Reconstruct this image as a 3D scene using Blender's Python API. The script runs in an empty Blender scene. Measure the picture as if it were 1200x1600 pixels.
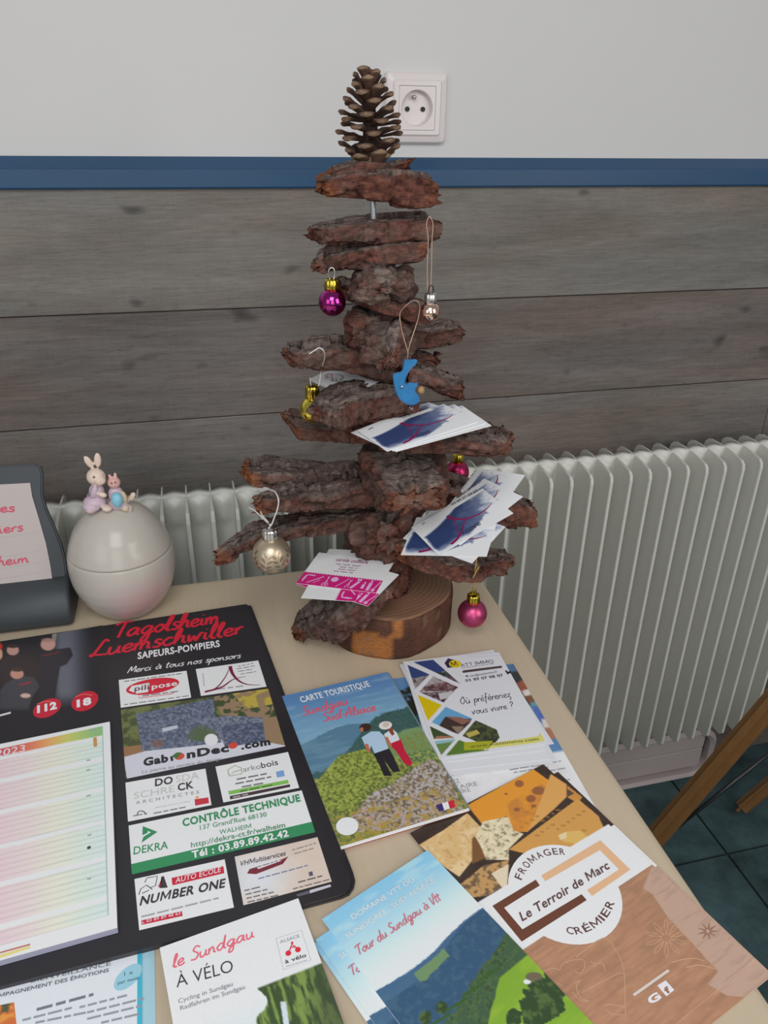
import bpy, bmesh, math, random
import numpy as np
from mathutils import Vector, Matrix, noise
from mathutils.geometry import tessellate_polygon

random.seed(7)
SC = bpy.context.scene
COL = SC.collection

# ------------------------------------------------------------------ camera
CAM_H = 1.25
F, CX, CY = 1208.0, 600.0, 800.0
R = Matrix(((0.9702445, -0.09775464, 0.22151668),
            (-0.24177432, -0.44052801, 0.8645694),
            (0.01306863, -0.89240075, -0.45105444)))      # photo axes (right, down, forward) -> room axes
cd = bpy.data.cameras.new('camera')
cd.sensor_fit = 'VERTICAL'; cd.sensor_height = 24.0; cd.lens = F / 1600 * 24.0
cd.clip_start = 0.02
cam = bpy.data.objects.new('camera', cd); COL.objects.link(cam)
rx, dn, fw = R.col[0], R.col[1], R.col[2]
m = Matrix((rx, -dn, -fw)).transposed().to_4x4()
m.translation = (0, 0, CAM_H)
cam.matrix_world = m
SC.camera = cam

# ------------------------------------------------------------------ light
SC.view_settings.view_transform = 'Standard'
SC.view_settings.look = 'None'
SC.view_settings.gamma = 1.0
SC.view_settings.use_curve_mapping = False
SC.view_settings.exposure = 0.0
w = bpy.data.worlds.new('world'); SC.world = w; w.use_nodes = True
w.node_tree.nodes['Background'].inputs[0].default_value = (0.93, 0.96, 1.0, 1)
w.node_tree.nodes['Background'].inputs[1].default_value = 0.26

def area(name, loc, target, sx, sy, power, col=(1, 1, 1)):
    l = bpy.data.lights.new(name, 'AREA'); l.shape = 'RECTANGLE'; l.size = sx; l.size_y = sy
    l.energy = power; l.color = col
    o = bpy.data.objects.new(name, l); COL.objects.link(o); o.location = loc
    o.rotation_euler = (Vector(target) - Vector(loc)).to_track_quat('-Z', 'Y').to_euler()
    return o
area('window_light_left', (-1.25, -0.65, 1.5), (-0.1, 0.25, 0.75), 0.9, 1.1, 5.5, (0.90, 0.95, 1.0))
area('window_light_rear', (-0.3, -2.4, 1.5), (0.1, 0.9, 0.8), 1.3, 1.5, 13, (0.95, 0.98, 1.0))
area('window_light_right', (1.3, -0.9, 1.6), (0.25, 0.3, 0.75), 0.8, 1.2, 12, (1.0, 0.97, 0.94))
area('front_fill_light', (-0.15, -0.45, 1.95), (-0.05, 0.15, 0.75), 0.7, 0.7, 9.5, (0.96, 0.98, 1.0))  # unseen fill light, added overhead to brighten the front of the table

# ------------------------------------------------------------------ helpers
def ray(u, v):
    return R @ Vector(((u - CX) / F, (v - CY) / F, 1.0))
CAMP = Vector((0, 0, CAM_H))
def atz(u, v, z):
    r = ray(u, v); return CAMP + r * ((z - CAM_H) / r.z)
def aty(u, v, y):
    r = ray(u, v); return CAMP + r * (y / r.y)
def atplane(u, v, p, n):
    r = ray(u, v); return CAMP + r * ((p - CAMP).dot(n) / r.dot(n))

def s2l(c):
    c = c / 255.0
    return c / 12.92 if c <= 0.04045 else ((c + 0.055) / 1.055) ** 2.4
def K(r, g, b, k=1.0):
    return tuple(min(0.9, s2l(x) * k) for x in (r, g, b))

def tag(o, label=None, cat=None, group=None, kind=None):
    if label: o['label'] = label
    if cat: o['category'] = cat
    if group: o['group'] = group
    if kind: o['kind'] = kind
    return o
def thing(name, loc, label, cat, group=None):
    o = bpy.data.objects.new(name, None); COL.objects.link(o); o.location = loc
    o.empty_display_size = 0.02
    return tag(o, label, cat, group)
def link(name, me, mats, parent=None, smooth=False):
    o = bpy.data.objects.new(name, me); COL.objects.link(o)
    for mm in (mats if isinstance(mats, (list, tuple)) else [mats]):
        if len(me.materials) < 8: me.materials.append(mm)
    if parent is not None:
        o.parent = parent; o.matrix_parent_inverse = Matrix.Translation(-parent.location)
    if smooth:
        for p in me.polygons: p.use_smooth = True
    return o
def mesh_py(name, vs, fs, mats, parent=None, smooth=False, cols=None):
    me = bpy.data.meshes.new(name); me.from_pydata([tuple(v) for v in vs], [], fs)
    if cols is not None:
        a = me.color_attributes.new('ink', 'FLOAT_COLOR', 'POINT')
        a.data.foreach_set('color', np.c_[np.array(cols), np.ones(len(cols))].astype(np.float32).ravel())
    me.update()
    return link(name, me, mats, parent, smooth)
def mesh_bm(name, bm, mats, parent=None, smooth=False):
    bmesh.ops.recalc_face_normals(bm, faces=bm.faces)
    me = bpy.data.meshes.new(name); bm.to_mesh(me); bm.free()
    return link(name, me, mats, parent, smooth)
def bbox(bm, x0, x1, y0, y1, z0, z1, bev=0.0, seg=2):
    r = bmesh.ops.create_cube(bm, size=1.0, matrix=Matrix.Translation(((x0+x1)/2, (y0+y1)/2, (z0+z1)/2)) @ Matrix.Diagonal((x1-x0, y1-y0, z1-z0, 1)))
    if bev:
        es = list({e for v in r['verts'] for e in v.link_edges})
        bmesh.ops.bevel(bm, geom=es, offset=bev, segments=seg, affect='EDGES', profile=0.5)
def smooth_path(pts, n=8, closed=False):
    pts = [Vector(p) for p in pts]
    out = []
    N = len(pts)
    for i in range(N if closed else N - 1):
        if closed: a, b, c, d = pts[i-1], pts[i], pts[(i+1) % N], pts[(i+2) % N]
        else: a, b, c, d = pts[max(i-1, 0)], pts[i], pts[i+1], pts[min(i+2, N-1)]
        for k in range(n):
            t = k / n
            out.append(0.5 * ((2*b) + (c-a)*t + (2*a-5*b+4*c-d)*t*t + (3*b-a-3*c+d)*t**3))
    if not closed: out.append(pts[-1])
    return out
def tube(bm, path, r, seg=8, closed=False):
    path = [Vector(p) for p in path]; N = len(path); rings = []
    up = Vector((0.31, 0.57, 0.76))
    for i, p in enumerate(path):
        t = (path[(i+1) % N] - path[i-1]) if closed else (path[min(i+1, N-1)] - path[max(i-1, 0)])
        if t.length < 1e-9: t = Vector((0, 0, 1))
        t.normalize(); a = t.cross(up)
        if a.length < 1e-3: a = t.cross(Vector((1, 0, 0)))
        a.normalize(); b = t.cross(a); up = -t.cross(a).cross(t) if False else up
        rr = r(i / (N-1)) if callable(r) else r
        rings.append([bm.verts.new(p + a*math.cos(2*math.pi*k/seg)*rr + b*math.sin(2*math.pi*k/seg)*rr) for k in range(seg)])
    for i in range(N if closed else N-1):
        A, B = rings[i], rings[(i+1) % N]
        for k in range(seg): bm.faces.new((A[k], A[(k+1) % seg], B[(k+1) % seg], B[k]))
    if not closed:
        bm.faces.new(rings[0][::-1]); bm.faces.new(rings[-1])
def lathe(bm, prof, c, seg=48, fn=None):
    """revolve (r, z) pairs about the vertical through c"""
    rings = []
    for r, z in prof:
        if r < 1e-6: rings.append([bm.verts.new((c[0], c[1], c[2]+z))])
        else: rings.append([bm.verts.new((c[0]+r*(fn(k) if fn else 1)*math.cos(2*math.pi*k/seg), c[1]+r*(fn(k) if fn else 1)*math.sin(2*math.pi*k/seg), c[2]+z)) for k in range(seg)])
    for A, B in zip(rings, rings[1:]):
        for k in range(seg):
            q = [A[k % len(A)], A[(k+1) % seg % len(A)], B[(k+1) % seg % len(B)], B[k % len(B)]]
            q2 = []
            for v in q:
                if v not in q2: q2.append(v)
            if len(q2) > 2: bm.faces.new(q2)
    for end in (rings[0], rings[-1]):
        if len(end) > 1: bm.faces.new(end)

# ------------------------------------------------------------------ materials
def mat(name, col=(0.8, 0.8, 0.8), rough=0.5, metal=0.0, spec=0.5, coat=0.0, attr=False, bump=None, var=None, alpha=None):
    """procedural material: colour (or the mesh's ink colours), noise variation, noise bump"""
    ma = bpy.data.materials.new(name); ma.use_nodes = True
    nt = ma.node_tree; b = nt.nodes['Principled BSDF']
    b.inputs['Roughness'].default_value = rough; b.inputs['Metallic'].default_value = metal
    b.inputs['Specular IOR Level'].default_value = spec; b.inputs['Coat Weight'].default_value = coat
    b.inputs['Base Color'].default_value = (*col, 1)
    src = None
    if attr:
        a = nt.nodes.new('ShaderNodeVertexColor'); a.layer_name = 'ink'; src = a.outputs['Color']
    if var or bump:
        tc = nt.nodes.new('ShaderNodeTexCoord')
    if var:                                             # (scale xyz, amount, detail)
        mp = nt.nodes.new('ShaderNodeMapping'); mp.inputs['Scale'].default_value = var[0]
        nz = nt.nodes.new('ShaderNodeTexNoise'); nz.inputs['Scale'].default_value = 1; nz.inputs['Detail'].default_value = var[2]
        nz.inputs['Roughness'].default_value = 0.65
        nt.links.new(tc.outputs['Object'], mp.inputs[0]); nt.links.new(mp.outputs[0], nz.inputs['Vector'])
        mr = nt.nodes.new('ShaderNodeMapRange'); mr.inputs[1].default_value = 0.25; mr.inputs[2].default_value = 0.75
        mr.inputs[3].default_value = 1 - var[1]; mr.inputs[4].default_value = 1 + var[1]
        nt.links.new(nz.outputs['Fac'], mr.inputs[0])
        mx = nt.nodes.new('ShaderNodeVectorMath'); mx.operation = 'SCALE'
        if src: nt.links.new(src, mx.inputs[0])
        else: mx.inputs[0].default_value = col
        nt.links.new(mr.outputs[0], mx.inputs['Scale']); src = mx.outputs[0]
    if src: nt.links.new(src, b.inputs['Base Color'])
    if bump:                                            # (scale xyz, strength, distance)
        mp = nt.nodes.new('ShaderNodeMapping'); mp.inputs['Scale'].default_value = bump[0]
        nz = nt.nodes.new('ShaderNodeTexNoise'); nz.inputs['Scale'].default_value = 1; nz.inputs['Detail'].default_value = 6
        nt.links.new(tc.outputs['Object'], mp.inputs[0]); nt.links.new(mp.outputs[0], nz.inputs['Vector'])
        bp = nt.nodes.new('ShaderNodeBump'); bp.inputs['Strength'].default_value = bump[1]; bp.inputs['Distance'].default_value = bump[2]
        nt.links.new(nz.outputs['Fac'], bp.inputs['Height']); nt.links.new(bp.outputs[0], b.inputs['Normal'])
    return ma

M_plaster = mat('white_plaster', (0.655, 0.64, 0.625), 0.7, bump=((60, 60, 60), 0.12, 0.002), var=((3, 3, 3), 0.02, 3))
M_blue = mat('blue_gloss_paint', K(30, 73, 108), 0.42, var=((4, 30, 30), 0.08, 3))
M_rad = mat('cream_radiator_enamel', K(212, 211, 202), 0.38, var=((6, 6, 6), 0.02, 2))
M_radfoot = mat('off_white_foot_enamel', K(172, 160, 158), 0.5, var=((6, 6, 6), 0.03, 2))
M_table = mat('maple_laminate', K(202, 184, 158), 0.42, var=((190, 7, 40), 0.04, 5))
M_tableleg = mat('table_leg_wood', K(180, 150, 110), 0.45, var=((60, 60, 6), 0.08, 4))
M_chair = mat('honey_varnished_wood', K(122, 86, 46), 0.4, var=((60, 60, 8), 0.15, 5))
M_steel = mat('dark_steel', (0.06, 0.06, 0.065), 0.35, metal=0.8, var=((40, 40, 40), 0.1, 2))
M_rod = mat('zinc_rod', (0.50, 0.52, 0.52), 0.35, metal=0.7, var=((80, 80, 80), 0.1, 2))
M_plastic = mat('white_socket_plastic', K(226, 216, 214), 0.28, var=((8, 8, 8), 0.01, 2))
M_hole = mat('dark_contact_hole', (0.012, 0.01, 0.01), 0.6, var=((50, 50, 50), 0.1, 2))
M_print = mat('printed_paper', attr=True, rough=0.38, spec=0.4, var=((900, 900, 900), 0.03, 2))
M_matte = mat('printed_matt_card', attr=True, rough=0.5, spec=0.35, var=((900, 900, 900), 0.03, 2))
M_gloss = mat('laminated_board', attr=True, rough=0.30, spec=0.5, var=((700, 700, 700), 0.03, 2))
M_bark = mat('pine_bark', attr=True, rough=0.85, spec=0.15, var=((200, 320, 420), 0.30, 8), bump=((160, 600, 900), 1.0, 0.0018))
M_cone = mat('pine_cone_wood', attr=True, rough=0.7, spec=0.25, var=((300, 300, 300), 0.25, 5), bump=((500, 500, 500), 0.3, 0.0006))
M_ceram = mat('glazed_ceramic', attr=True, rough=0.2, spec=0.32, var=((10, 10, 10), 0.01, 2))
M_figure = mat('painted_figurine', attr=True, rough=0.4, var=((200, 200, 200), 0.06, 4))
M_stand = mat('slate_plastic', K(58, 62, 66), 0.5, var=((30, 30, 30), 0.05, 3))
M_gold = mat('gold_foil_cap', (0.62, 0.46, 0.06), 0.18, metal=1.0, var=((300, 300, 300), 0.06, 2))
M_goldball = mat('mirror_gold', (0.78, 0.66, 0.10), 0.07, metal=1.0, var=((40, 40, 40), 0.03, 2))
M_silver = mat('silver_cap', (0.62, 0.61, 0.58), 0.22, metal=1.0, var=((300, 300, 300), 0.06, 2))
M_purple = mat('mirror_purple', (0.42, 0.04, 0.25), 0.09, metal=1.0, var=((40, 40, 40), 0.03, 2))
M_copper = mat('mirror_copper', (0.88, 0.58, 0.46), 0.09, metal=1.0, var=((40, 40, 40), 0.03, 2))
M_redball = mat('satin_raspberry', (0.45, 0.03, 0.12), 0.32, metal=0.9, var=((40, 40, 40), 0.03, 2))
M_pinkball = mat('satin_pink', (0.52, 0.075, 0.19), 0.36, metal=0.85, var=((40, 40, 40), 0.03, 2))
M_champ = mat('satin_champagne', attr=True, rough=0.33, metal=0.75, var=((60, 60, 60), 0.05, 3))
M_bluemoon = mat('blue_resin', (0.035, 0.19, 0.42), 0.25, coat=0.3, var=((120, 120, 120), 0.15, 3))
M_thread = mat('white_thread', (0.62, 0.58, 0.55), 0.6, var=((300, 300, 300), 0.1, 2))
M_cthread = mat('copper_wire_thread', (0.55, 0.36, 0.27), 0.4, metal=0.3, var=((300, 300, 300), 0.1, 2))
M_gthread = mat('gold_thread', (0.55, 0.36, 0.10), 0.4, metal=0.3, var=((300, 300, 300), 0.1, 2))

def wood_wall_material():
    ma = bpy.data.materials.new('weathered_plank_cladding'); ma.use_nodes = True
    nt = ma.node_tree; L = nt.links.new; b = nt.nodes['Principled BSDF']
    b.inputs['Roughness'].default_value = 0.6; b.inputs['Specular IOR Level'].default_value = 0.3
    a = nt.nodes.new('ShaderNodeVertexColor'); a.layer_name = 'ink'
    tc = nt.nodes.new('ShaderNodeTexCoord')
    def nz(scale, detail, rough, dist=0.0):
        mp = nt.nodes.new('ShaderNodeMapping'); mp.inputs['Scale'].default_value = scale
        off = nt.nodes.new('ShaderNodeVectorMath'); off.operation = 'ADD'
        sc = nt.nodes.new('ShaderNodeVectorMath'); sc.operation = 'SCALE'; sc.inputs['Scale'].default_value = 37.0
        L(a.outputs['Color'], sc.inputs[0]); L(tc.outputs['Object'], mp.inputs[0])
        L(mp.outputs[0], off.inputs[0]); L(sc.outputs[0], off.inputs[1])
        n = nt.nodes.new('ShaderNodeTexNoise'); n.inputs['Scale'].default_value = 1; n.inputs['Detail'].default_value = detail
        n.inputs['Roughness'].default_value = rough; n.inputs['Distortion'].default_value = dist
        L(off.outputs[0], n.inputs['Vector']); return n.outputs['Fac']
    def ramp(fac, lo, hi, v0, v1):
        r = nt.nodes.new('ShaderNodeMapRange'); r.inputs[1].default_value = lo; r.inputs[2].default_value = hi
        r.inputs[3].default_value = v0; r.inputs[4].default_value = v1; L(fac, r.inputs[0]); return r.outputs[0]
    def mul(x, y):
        q = nt.nodes.new('ShaderNodeMath'); q.operation = 'MULTIPLY'; L(x, q.inputs[0]); L(y, q.inputs[1]); return q.outputs[0]
    broad = ramp(nz((2.4, 1, 20), 5, 0.6, 0.8), 0.3, 0.7, 0.76, 1.20)
    fine = ramp(nz((22, 1, 330), 6, 0.75), 0.3, 0.7, 0.76, 1.22)
    fleck = ramp(nz((70, 1, 330), 3, 0.6), 0.30, 0.42, 0.80, 1.0)
    saw = ramp(nz((260, 1, 30), 2, 0.5), 0.35, 0.65, 0.98, 1.02)
    knot = ramp(nz((16, 1, 30), 1.5, 0.4), 0.22, 0.31, 0.45, 1.0)
    k = mul(mul(mul(broad, fine), mul(fleck, saw)), knot)
    warm = ramp(nz((2.6, 1, 9), 3, 0.5), 0.42, 0.66, 0.0, 1.0)
    mixc = nt.nodes.new('ShaderNodeMix'); mixc.data_type = 'RGBA'; L(warm, mixc.inputs[0]); L(a.outputs['Color'], mixc.inputs[6])
    br = nt.nodes.new('ShaderNodeVectorMath'); br.operation = 'MULTIPLY'; br.inputs[1].default_value = (0.98, 0.86, 0.79)
    L(a.outputs['Color'], br.inputs[0]); L(br.outputs[0], mixc.inputs[7])
    sc = nt.nodes.new('ShaderNodeVectorMath'); sc.operation = 'SCALE'; L(mixc.outputs[2], sc.inputs[0]); L(k, sc.inputs['Scale'])
    L(sc.outputs[0], b.inputs['Base Color'])
    bp = nt.nodes.new('ShaderNodeBump'); bp.inputs['Strength'].default_value = 0.25; bp.inputs['Distance'].default_value = 0.001
    L(fine, bp.inputs['Height']); L(bp.outputs[0], b.inputs['Normal'])
    return ma
def tile_material():
    ma = bpy.data.materials.new('dark_teal_floor_tiles'); ma.use_nodes = True
    nt = ma.node_tree; L = nt.links.new; b = nt.nodes['Principled BSDF']
    b.inputs['Roughness'].default_value = 0.35
    tc = nt.nodes.new('ShaderNodeTexCoord')
    n = nt.nodes.new('ShaderNodeTexNoise'); n.inputs['Scale'].default_value = 9; n.inputs['Detail'].default_value = 8; n.inputs['Roughness'].default_value = 0.7
    L(tc.outputs['Object'], n.inputs['Vector'])
    r = nt.nodes.new('ShaderNodeValToRGB'); r.color_ramp.elements[0].position = 0.3; r.color_ramp.elements[1].position = 0.72
    r.color_ramp.elements[0].color = (*K(38, 52, 55), 1); r.color_ramp.elements[1].color = (*K(84, 112, 116), 1)
    L(n.outputs['Fac'], r.inputs[0]); L(r.outputs[0], b.inputs['Base Color'])
    bp = nt.nodes.new('ShaderNodeBump'); bp.inputs['Strength'].default_value = 0.2; bp.inputs['Distance'].default_value = 0.002
    L(n.outputs['Fac'], bp.inputs['Height']); L(bp.outputs[0], b.inputs['Normal'])
    return ma
def rings_material():
    ma = bpy.data.materials.new('sawn_log_rings'); ma.use_nodes = True
    nt = ma.node_tree; L = nt.links.new; b = nt.nodes['Principled BSDF']; b.inputs['Roughness'].default_value = 0.6
    tc = nt.nodes.new('ShaderNodeTexCoord'); mp = nt.nodes.new('ShaderNodeMapping')
    mp.inputs['Location'].default_value = (-0.175, -0.725, 0)
    wv = nt.nodes.new('ShaderNodeTexWave'); wv.wave_type = 'RINGS'; wv.rings_direction = 'Z'
    wv.inputs['Scale'].default_value = 62; wv.inputs['Distortion'].default_value = 3.5; wv.inputs['Detail'].default_value = 3; wv.inputs['Detail Scale'].default_value = 0.4
    r = nt.nodes.new('ShaderNodeValToRGB'); r.color_ramp.elements[0].color = (*K(124, 92, 70), 1); r.color_ramp.elements[1].color = (*K(142, 106, 82), 1)
    L(tc.outputs['Object'], mp.inputs[0]); L(mp.outputs[0], wv.inputs[0]); L(wv.outputs['Fac'], r.inputs[0]); L(r.outputs[0], b.inputs['Base Color'])
    return ma
M_wood_wall = wood_wall_material(); M_tile = tile_material(); M_rings = rings_material()
M_grout = mat('dark_grout', (0.018, 0.02, 0.02), 0.9, var=((60, 60, 60), 0.2, 3))
# ================================================================== the setting
WALL = 1.09
def struct(name, bm, mats, smooth=False):
    o = mesh_bm(name, bm, mats, None, smooth); o['kind'] = 'structure'; return o
bm = bmesh.new(); bbox(bm, -2.2, 2.6, WALL + 0.001, WALL + 0.12, 0, 2.6); struct('wall_back', bm, M_plaster)
bm = bmesh.new(); bbox(bm, -2.2, 2.6, -2.9, WALL + 0.12, -0.06, -0.004); struct('floor', bm, M_grout)
bm = bmesh.new()
TS, GAP = 0.333, 0.005
for i in range(-7, 6):
    for j in range(-12, 2):
        x0 = 0.9065 + i*TS; y0 = 0.8375 + j*TS
        if x0 > 2.5 or y0 > WALL: continue
        bbox(bm, x0 + GAP/2, min(x0 + TS - GAP/2, 2.6), y0 + GAP/2, min(y0 + TS - GAP/2, WALL), -0.01, 0.0)
o = struct('floor', bm, M_tile)
# weathered plank cladding: rows of boards with fine gaps
vs, fs, cs = [], [], []
ROWH = 0.1525
row_cols = [(134, 130, 124), (122, 115, 110), (128, 123, 118), (120, 114, 109), (124, 118, 112), (118, 112, 108), (120, 116, 110), (118, 112, 108)]
for r in range(8):
    z1 = 1.173 - r*ROWH - (0.0012 if r else 0); z0 = max(1.173 - (r+1)*ROWH, 0.0)
    joints = {0: [-2.2, -1.1, 0.18+1.3, 2.6], 1: [-2.2, -0.7, 1.55, 2.6], 2: [-2.2, -0.42, 0.962, 2.6]}.get(r, [-2.2, -0.3 + 0.4*(r % 3), 1.1 + 0.3*(r % 2), 2.6])
    for a, b in zip(joints, joints[1:]):
        k = 0.97 + 0.06*random.random()
        c = [x*k*.86 for x in K(*row_cols[r], 1.0)]
        n0 = len(vs); e = 0.0006; d = 0.0012
        a2, b2 = a + e, b - e
        F0 = [(a2, 1.078+d, z0), (b2, 1.078+d, z0), (b2, 1.078+d, z1), (a2, 1.078+d, z1)]
        F1 = [(a2+d, 1.078, z0+d), (b2-d, 1.078, z0+d), (b2-d, 1.078, z1-d), (a2+d, 1.078, z1-d)]
        Bk = [(a2, WALL, z0), (b2, WALL, z0), (b2, WALL, z1), (a2, WALL, z1)]
        vs += F0 + F1 + Bk; cs += [c]*12
        fs.append([n0+4, n0+5, n0+6, n0+7])
        for q in range(4):
            p = (q+1) % 4
            fs.append([n0+q, n0+p, n0+4+p, n0+4+q]); fs.append([n0+8+q, n0+8+p, n0+p, n0+q])
tag(mesh_py('trim_1', vs, fs, M_wood_wall, cols=cs), kind='structure')
# blue chair rail with a chamfered top
bm = bmesh.new()
prof = [(WALL + 0.001, 1.2075), (1.073, 1.1955), (1.0705, 1.1935), (1.0705, 1.1735), (1.072, 1.1715), (WALL + 0.001, 1.1715)]
A = [bm.verts.new((-2.2, y, z)) for y, z in prof]; B = [bm.verts.new((2.6, y, z)) for y, z in prof]
for k in range(len(prof)):
    q = (k+1) % len(prof); bm.faces.new((A[k], A[q], B[q], B[k]))
bm.faces.new(A); bm.faces.new(B[::-1])
struct('trim_2', bm, M_blue)

# ------------------------------------------------------------------ wall socket
SX, SZ = 0.3125, 1.2655
t = thing('wall_socket', (SX, WALL, SZ - 0.041), 'white wall socket with a round recess, half hidden behind the pine cone', 'socket')
def rr(cx, cz, hw, hh, rad, n=6):
    p = []
    for sx, sz, a0 in ((1, 1, 0), (-1, 1, 90), (-1, -1, 180), (1, -1, 270)):
        for k in range(n+1):
            a = math.radians(a0 + 90*k/n); p.append((cx + sx*(hw-rad) + rad*math.cos(a), cz + sz*(hh-rad) + rad*math.sin(a)))
    return p
def loft(bm, loops, cap=True):
    L = [[bm.verts.new(p) for p in lp] for lp in loops]
    for A, B in zip(L, L[1:]):
        n = len(A)
        for k in range(n): bm.faces.new((A[k], A[(k+1) % n], B[(k+1) % n], B[k]))
    if cap: bm.faces.new(L[-1])
    return L
def ringxz(cx, cz, hw, hh, rad, y): return [(x, y, z) for x, z in rr(cx, cz, hw, hh, rad)]
bm = bmesh.new()
loft(bm, [ringxz(SX, SZ, .041, .041, .006, WALL+.001), ringxz(SX, SZ, .041, .041, .006, WALL-.006), ringxz(SX, SZ, .039, .039, .005, WALL-.0085),
          ringxz(SX, SZ, .0325, .0325, .004, WALL-.0105), ringxz(SX, SZ, .0305, .0305, .003, WALL-.0125), ringxz(SX, SZ, .0245, .0255, .001, WALL-.0125), ringxz(SX, SZ, .0242, .0252, .001, WALL-.010)], False)
mesh_bm('socket_frame', bm, M_plastic, t)
bm = bmesh.new(); n = 28
def circ(rad, y, cz=SZ):
    an = [math.radians(45 + 90*(k//7) + (k % 7 - 3)*90/7) for k in range(n)]
    return [(SX + rad*math.cos(a), y, cz + rad*math.sin(a)) for a in an]
loft(bm, [ringxz(SX, SZ, .024, .025, .001, WALL-.006), ringxz(SX, SZ, .024, .025, .001, WALL-.0118), circ(.0212, WALL-.0118), circ(.0205, WALL-.0105), circ(.0195, WALL-.0012)])
o = mesh_bm('socket_insert', bm, M_plastic, t)
for dx in (-.0105, .0105):
    bm = bmesh.new(); tube(bm, [(SX + dx, WALL-.0030, SZ - .001), (SX + dx, WALL-.0008, SZ - .001)], .0030, 16)
    mesh_bm('contact_hole', bm, M_hole, t)
bm = bmesh.new(); tube(bm, [(SX - .003, WALL-.0015, SZ + .0125), (SX - .003, WALL-.0095, SZ + .0125), (SX - .003, WALL-.011, SZ + .0125)], lambda s: .0025 if s < .9 else .0014, 12)
mesh_bm('earth_pin', bm, M_rod, t, True)

# ------------------------------------------------------------------ radiator
t = thing('radiator', (0.4, 1.0, 0.0), 'cream finned radiator standing below the planks behind the table', 'radiator')
ZT = 0.786
fin_prof = [(0.944, 0.205), (0.944, 0.768), (0.946, 0.776), (0.952, 0.781), (0.975, 0.7845), (0.995, 0.786), (1.015, 0.787), (1.030, 0.787), (1.040, 0.784), (1.047, 0.778), (1.050, 0.768), (1.050, 0.205), (1.042, 0.196), (0.952, 0.196)]
bm = bmesh.new()
fh = lambda y: .0026 - .0016*min(1, max(0, (y - .944)/.05))           # folded front edge, thin at the back
A = [bm.verts.new((-fh(y), y, z)) for y, z in fin_prof]; B = [bm.verts.new((fh(y), y, z)) for y, z in fin_prof]
for k in range(len(A)):
    q = (k+1) % len(A); bm.faces.new((A[k], B[k], B[q], A[q]))
bm.faces.new(A[::-1]); bm.faces.new(B)
bmesh.ops.bevel(bm, geom=[e for e in bm.edges if e.verts[0].co.x*e.verts[1].co.x > 0], offset=.0009, segments=2, affect='EDGES')
FIN_X = [-.059 + .03275*k for k in range(-7, 33)]
fin = mesh_bm('fin', bm, M_rad, t); fin.location.x = FIN_X[0]
for x in FIN_X[1:]:
    c = fin.copy(); COL.objects.link(c); c.location.x = x
nx, nz = 320, 46
vs, fs = [], []
for j in range(nz+1):
    zz = ZT - 0.58*(j/nz)**1.7
    for i in range(nx+1):
        x = FIN_X[0] + (FIN_X[-1]-FIN_X[0])*i/nx
        ph = (x + .059)/.03275; lobe = 0.5 - 0.5*math.cos(2*math.pi*ph)
        dz = ZT - zz
        e = (max(0, min(1, dz/.012)))*(1 - max(0, min(1, (dz-.036)/.018)))
        e = e*e*(3-2*e)
        y = 0.9945 + .004*lobe*(1 - min(1, dz/.012)) - .0065*lobe*e + (.0055 if dz > .05 else .0055*dz/.05)
        vs.append((x, y, zz + (.0022*lobe if j < 2 else 0)))
for j in range(nz):
    for i in range(nx):
        a = j*(nx+1)+i; fs.append((a, a+1, a+nx+2, a+nx+1))
n0 = len(vs)
vs += [(x, y + .014, z) for x, y, z in vs]
fs += [(b+n0, a+n0, d+n0, c+n0) for a, b, c, d in fs[:nx*nz]]
for i in range(nx): fs.append((i+1, i, i+n0, i+1+n0))
mesh_py('water_panel', vs, fs, M_rad, t, True)
# foot frame on the floor: rounded tube loop around two slats
X0, X1, Y = 0.10, 0.995, 1.032
bm = bmesh.new()
loft(bm, [ringxz((X0+X1)/2, .0665, (X1-X0)/2-.014, .0525, .035, Y+.012), ringxz((X0+X1)/2, .0665, (X1-X0)/2-.014, .0525, .035, Y-.004), ringxz((X0+X1)/2, .0665, (X1-X0)/2-.008, .0585, .04, Y-.010),
          ringxz((X0+X1)/2, .0665, (X1-X0)/2, .0665, .046, Y-.004), ringxz((X0+X1)/2, .0665, (X1-X0)/2, .0665, .046, Y+.03)], False)
mesh_bm('foot_frame', bm, M_radfoot, t)
bm = bmesh.new(); bbox(bm, X0+.02, X1-.02, Y+.006, Y+.016, .018, .068, .002); bbox(bm, X0+.02, X1-.02, Y+.006, Y+.016, .0695, .116, .002)
mesh_bm('foot_slats', bm, M_radfoot, t)
for bx in (.12, .60):
    bm = bmesh.new(); bbox(bm, bx, bx+.03, 1.0, 1.03, .12, .22); mesh_bm('bracket', bm, M_radfoot, t)

# ------------------------------------------------------------------ table
TZ = 0.74
t = thing('table', (-0.2, 0.3, 0), 'pale maple table with rounded edges covered in leaflets', 'table')
bm = bmesh.new()
prof = [(0, 0), (.010, .0), (.012, .0005)]
outer = lambda d: [(x, y) for x, y in rr(-.2365, .2925, .5635-d, .5535-d, max(.012-d, .002))]
loops = []
for d, z in ((.004, TZ-.026), (.0, TZ-.020), (.0, TZ-.008), (.0012, TZ-.0045), (.0035, TZ-.0018), (.007, TZ-.0004), (.011, TZ)):
    loops.append([(x, y, z) for x, y in outer(d)])
L = loft(bm, loops); bm.faces.new(L[0][::-1])
mesh_bm('table_top', bm, M_table, t)
for x in (-.72, .245):
    for y in (-.18, .76):
        bm = bmesh.new(); bbox(bm, x-.025, x+.025, y-.025, y+.025, 0.0, TZ-.026, .004); mesh_bm('leg', bm, M_tableleg, t)
for ya in (.752, -.188):
    bm = bmesh.new(); bbox(bm, -.70, .225, ya, ya+.016, TZ-.09, TZ-.026); mesh_bm('apron', bm, M_tableleg, t)

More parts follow.
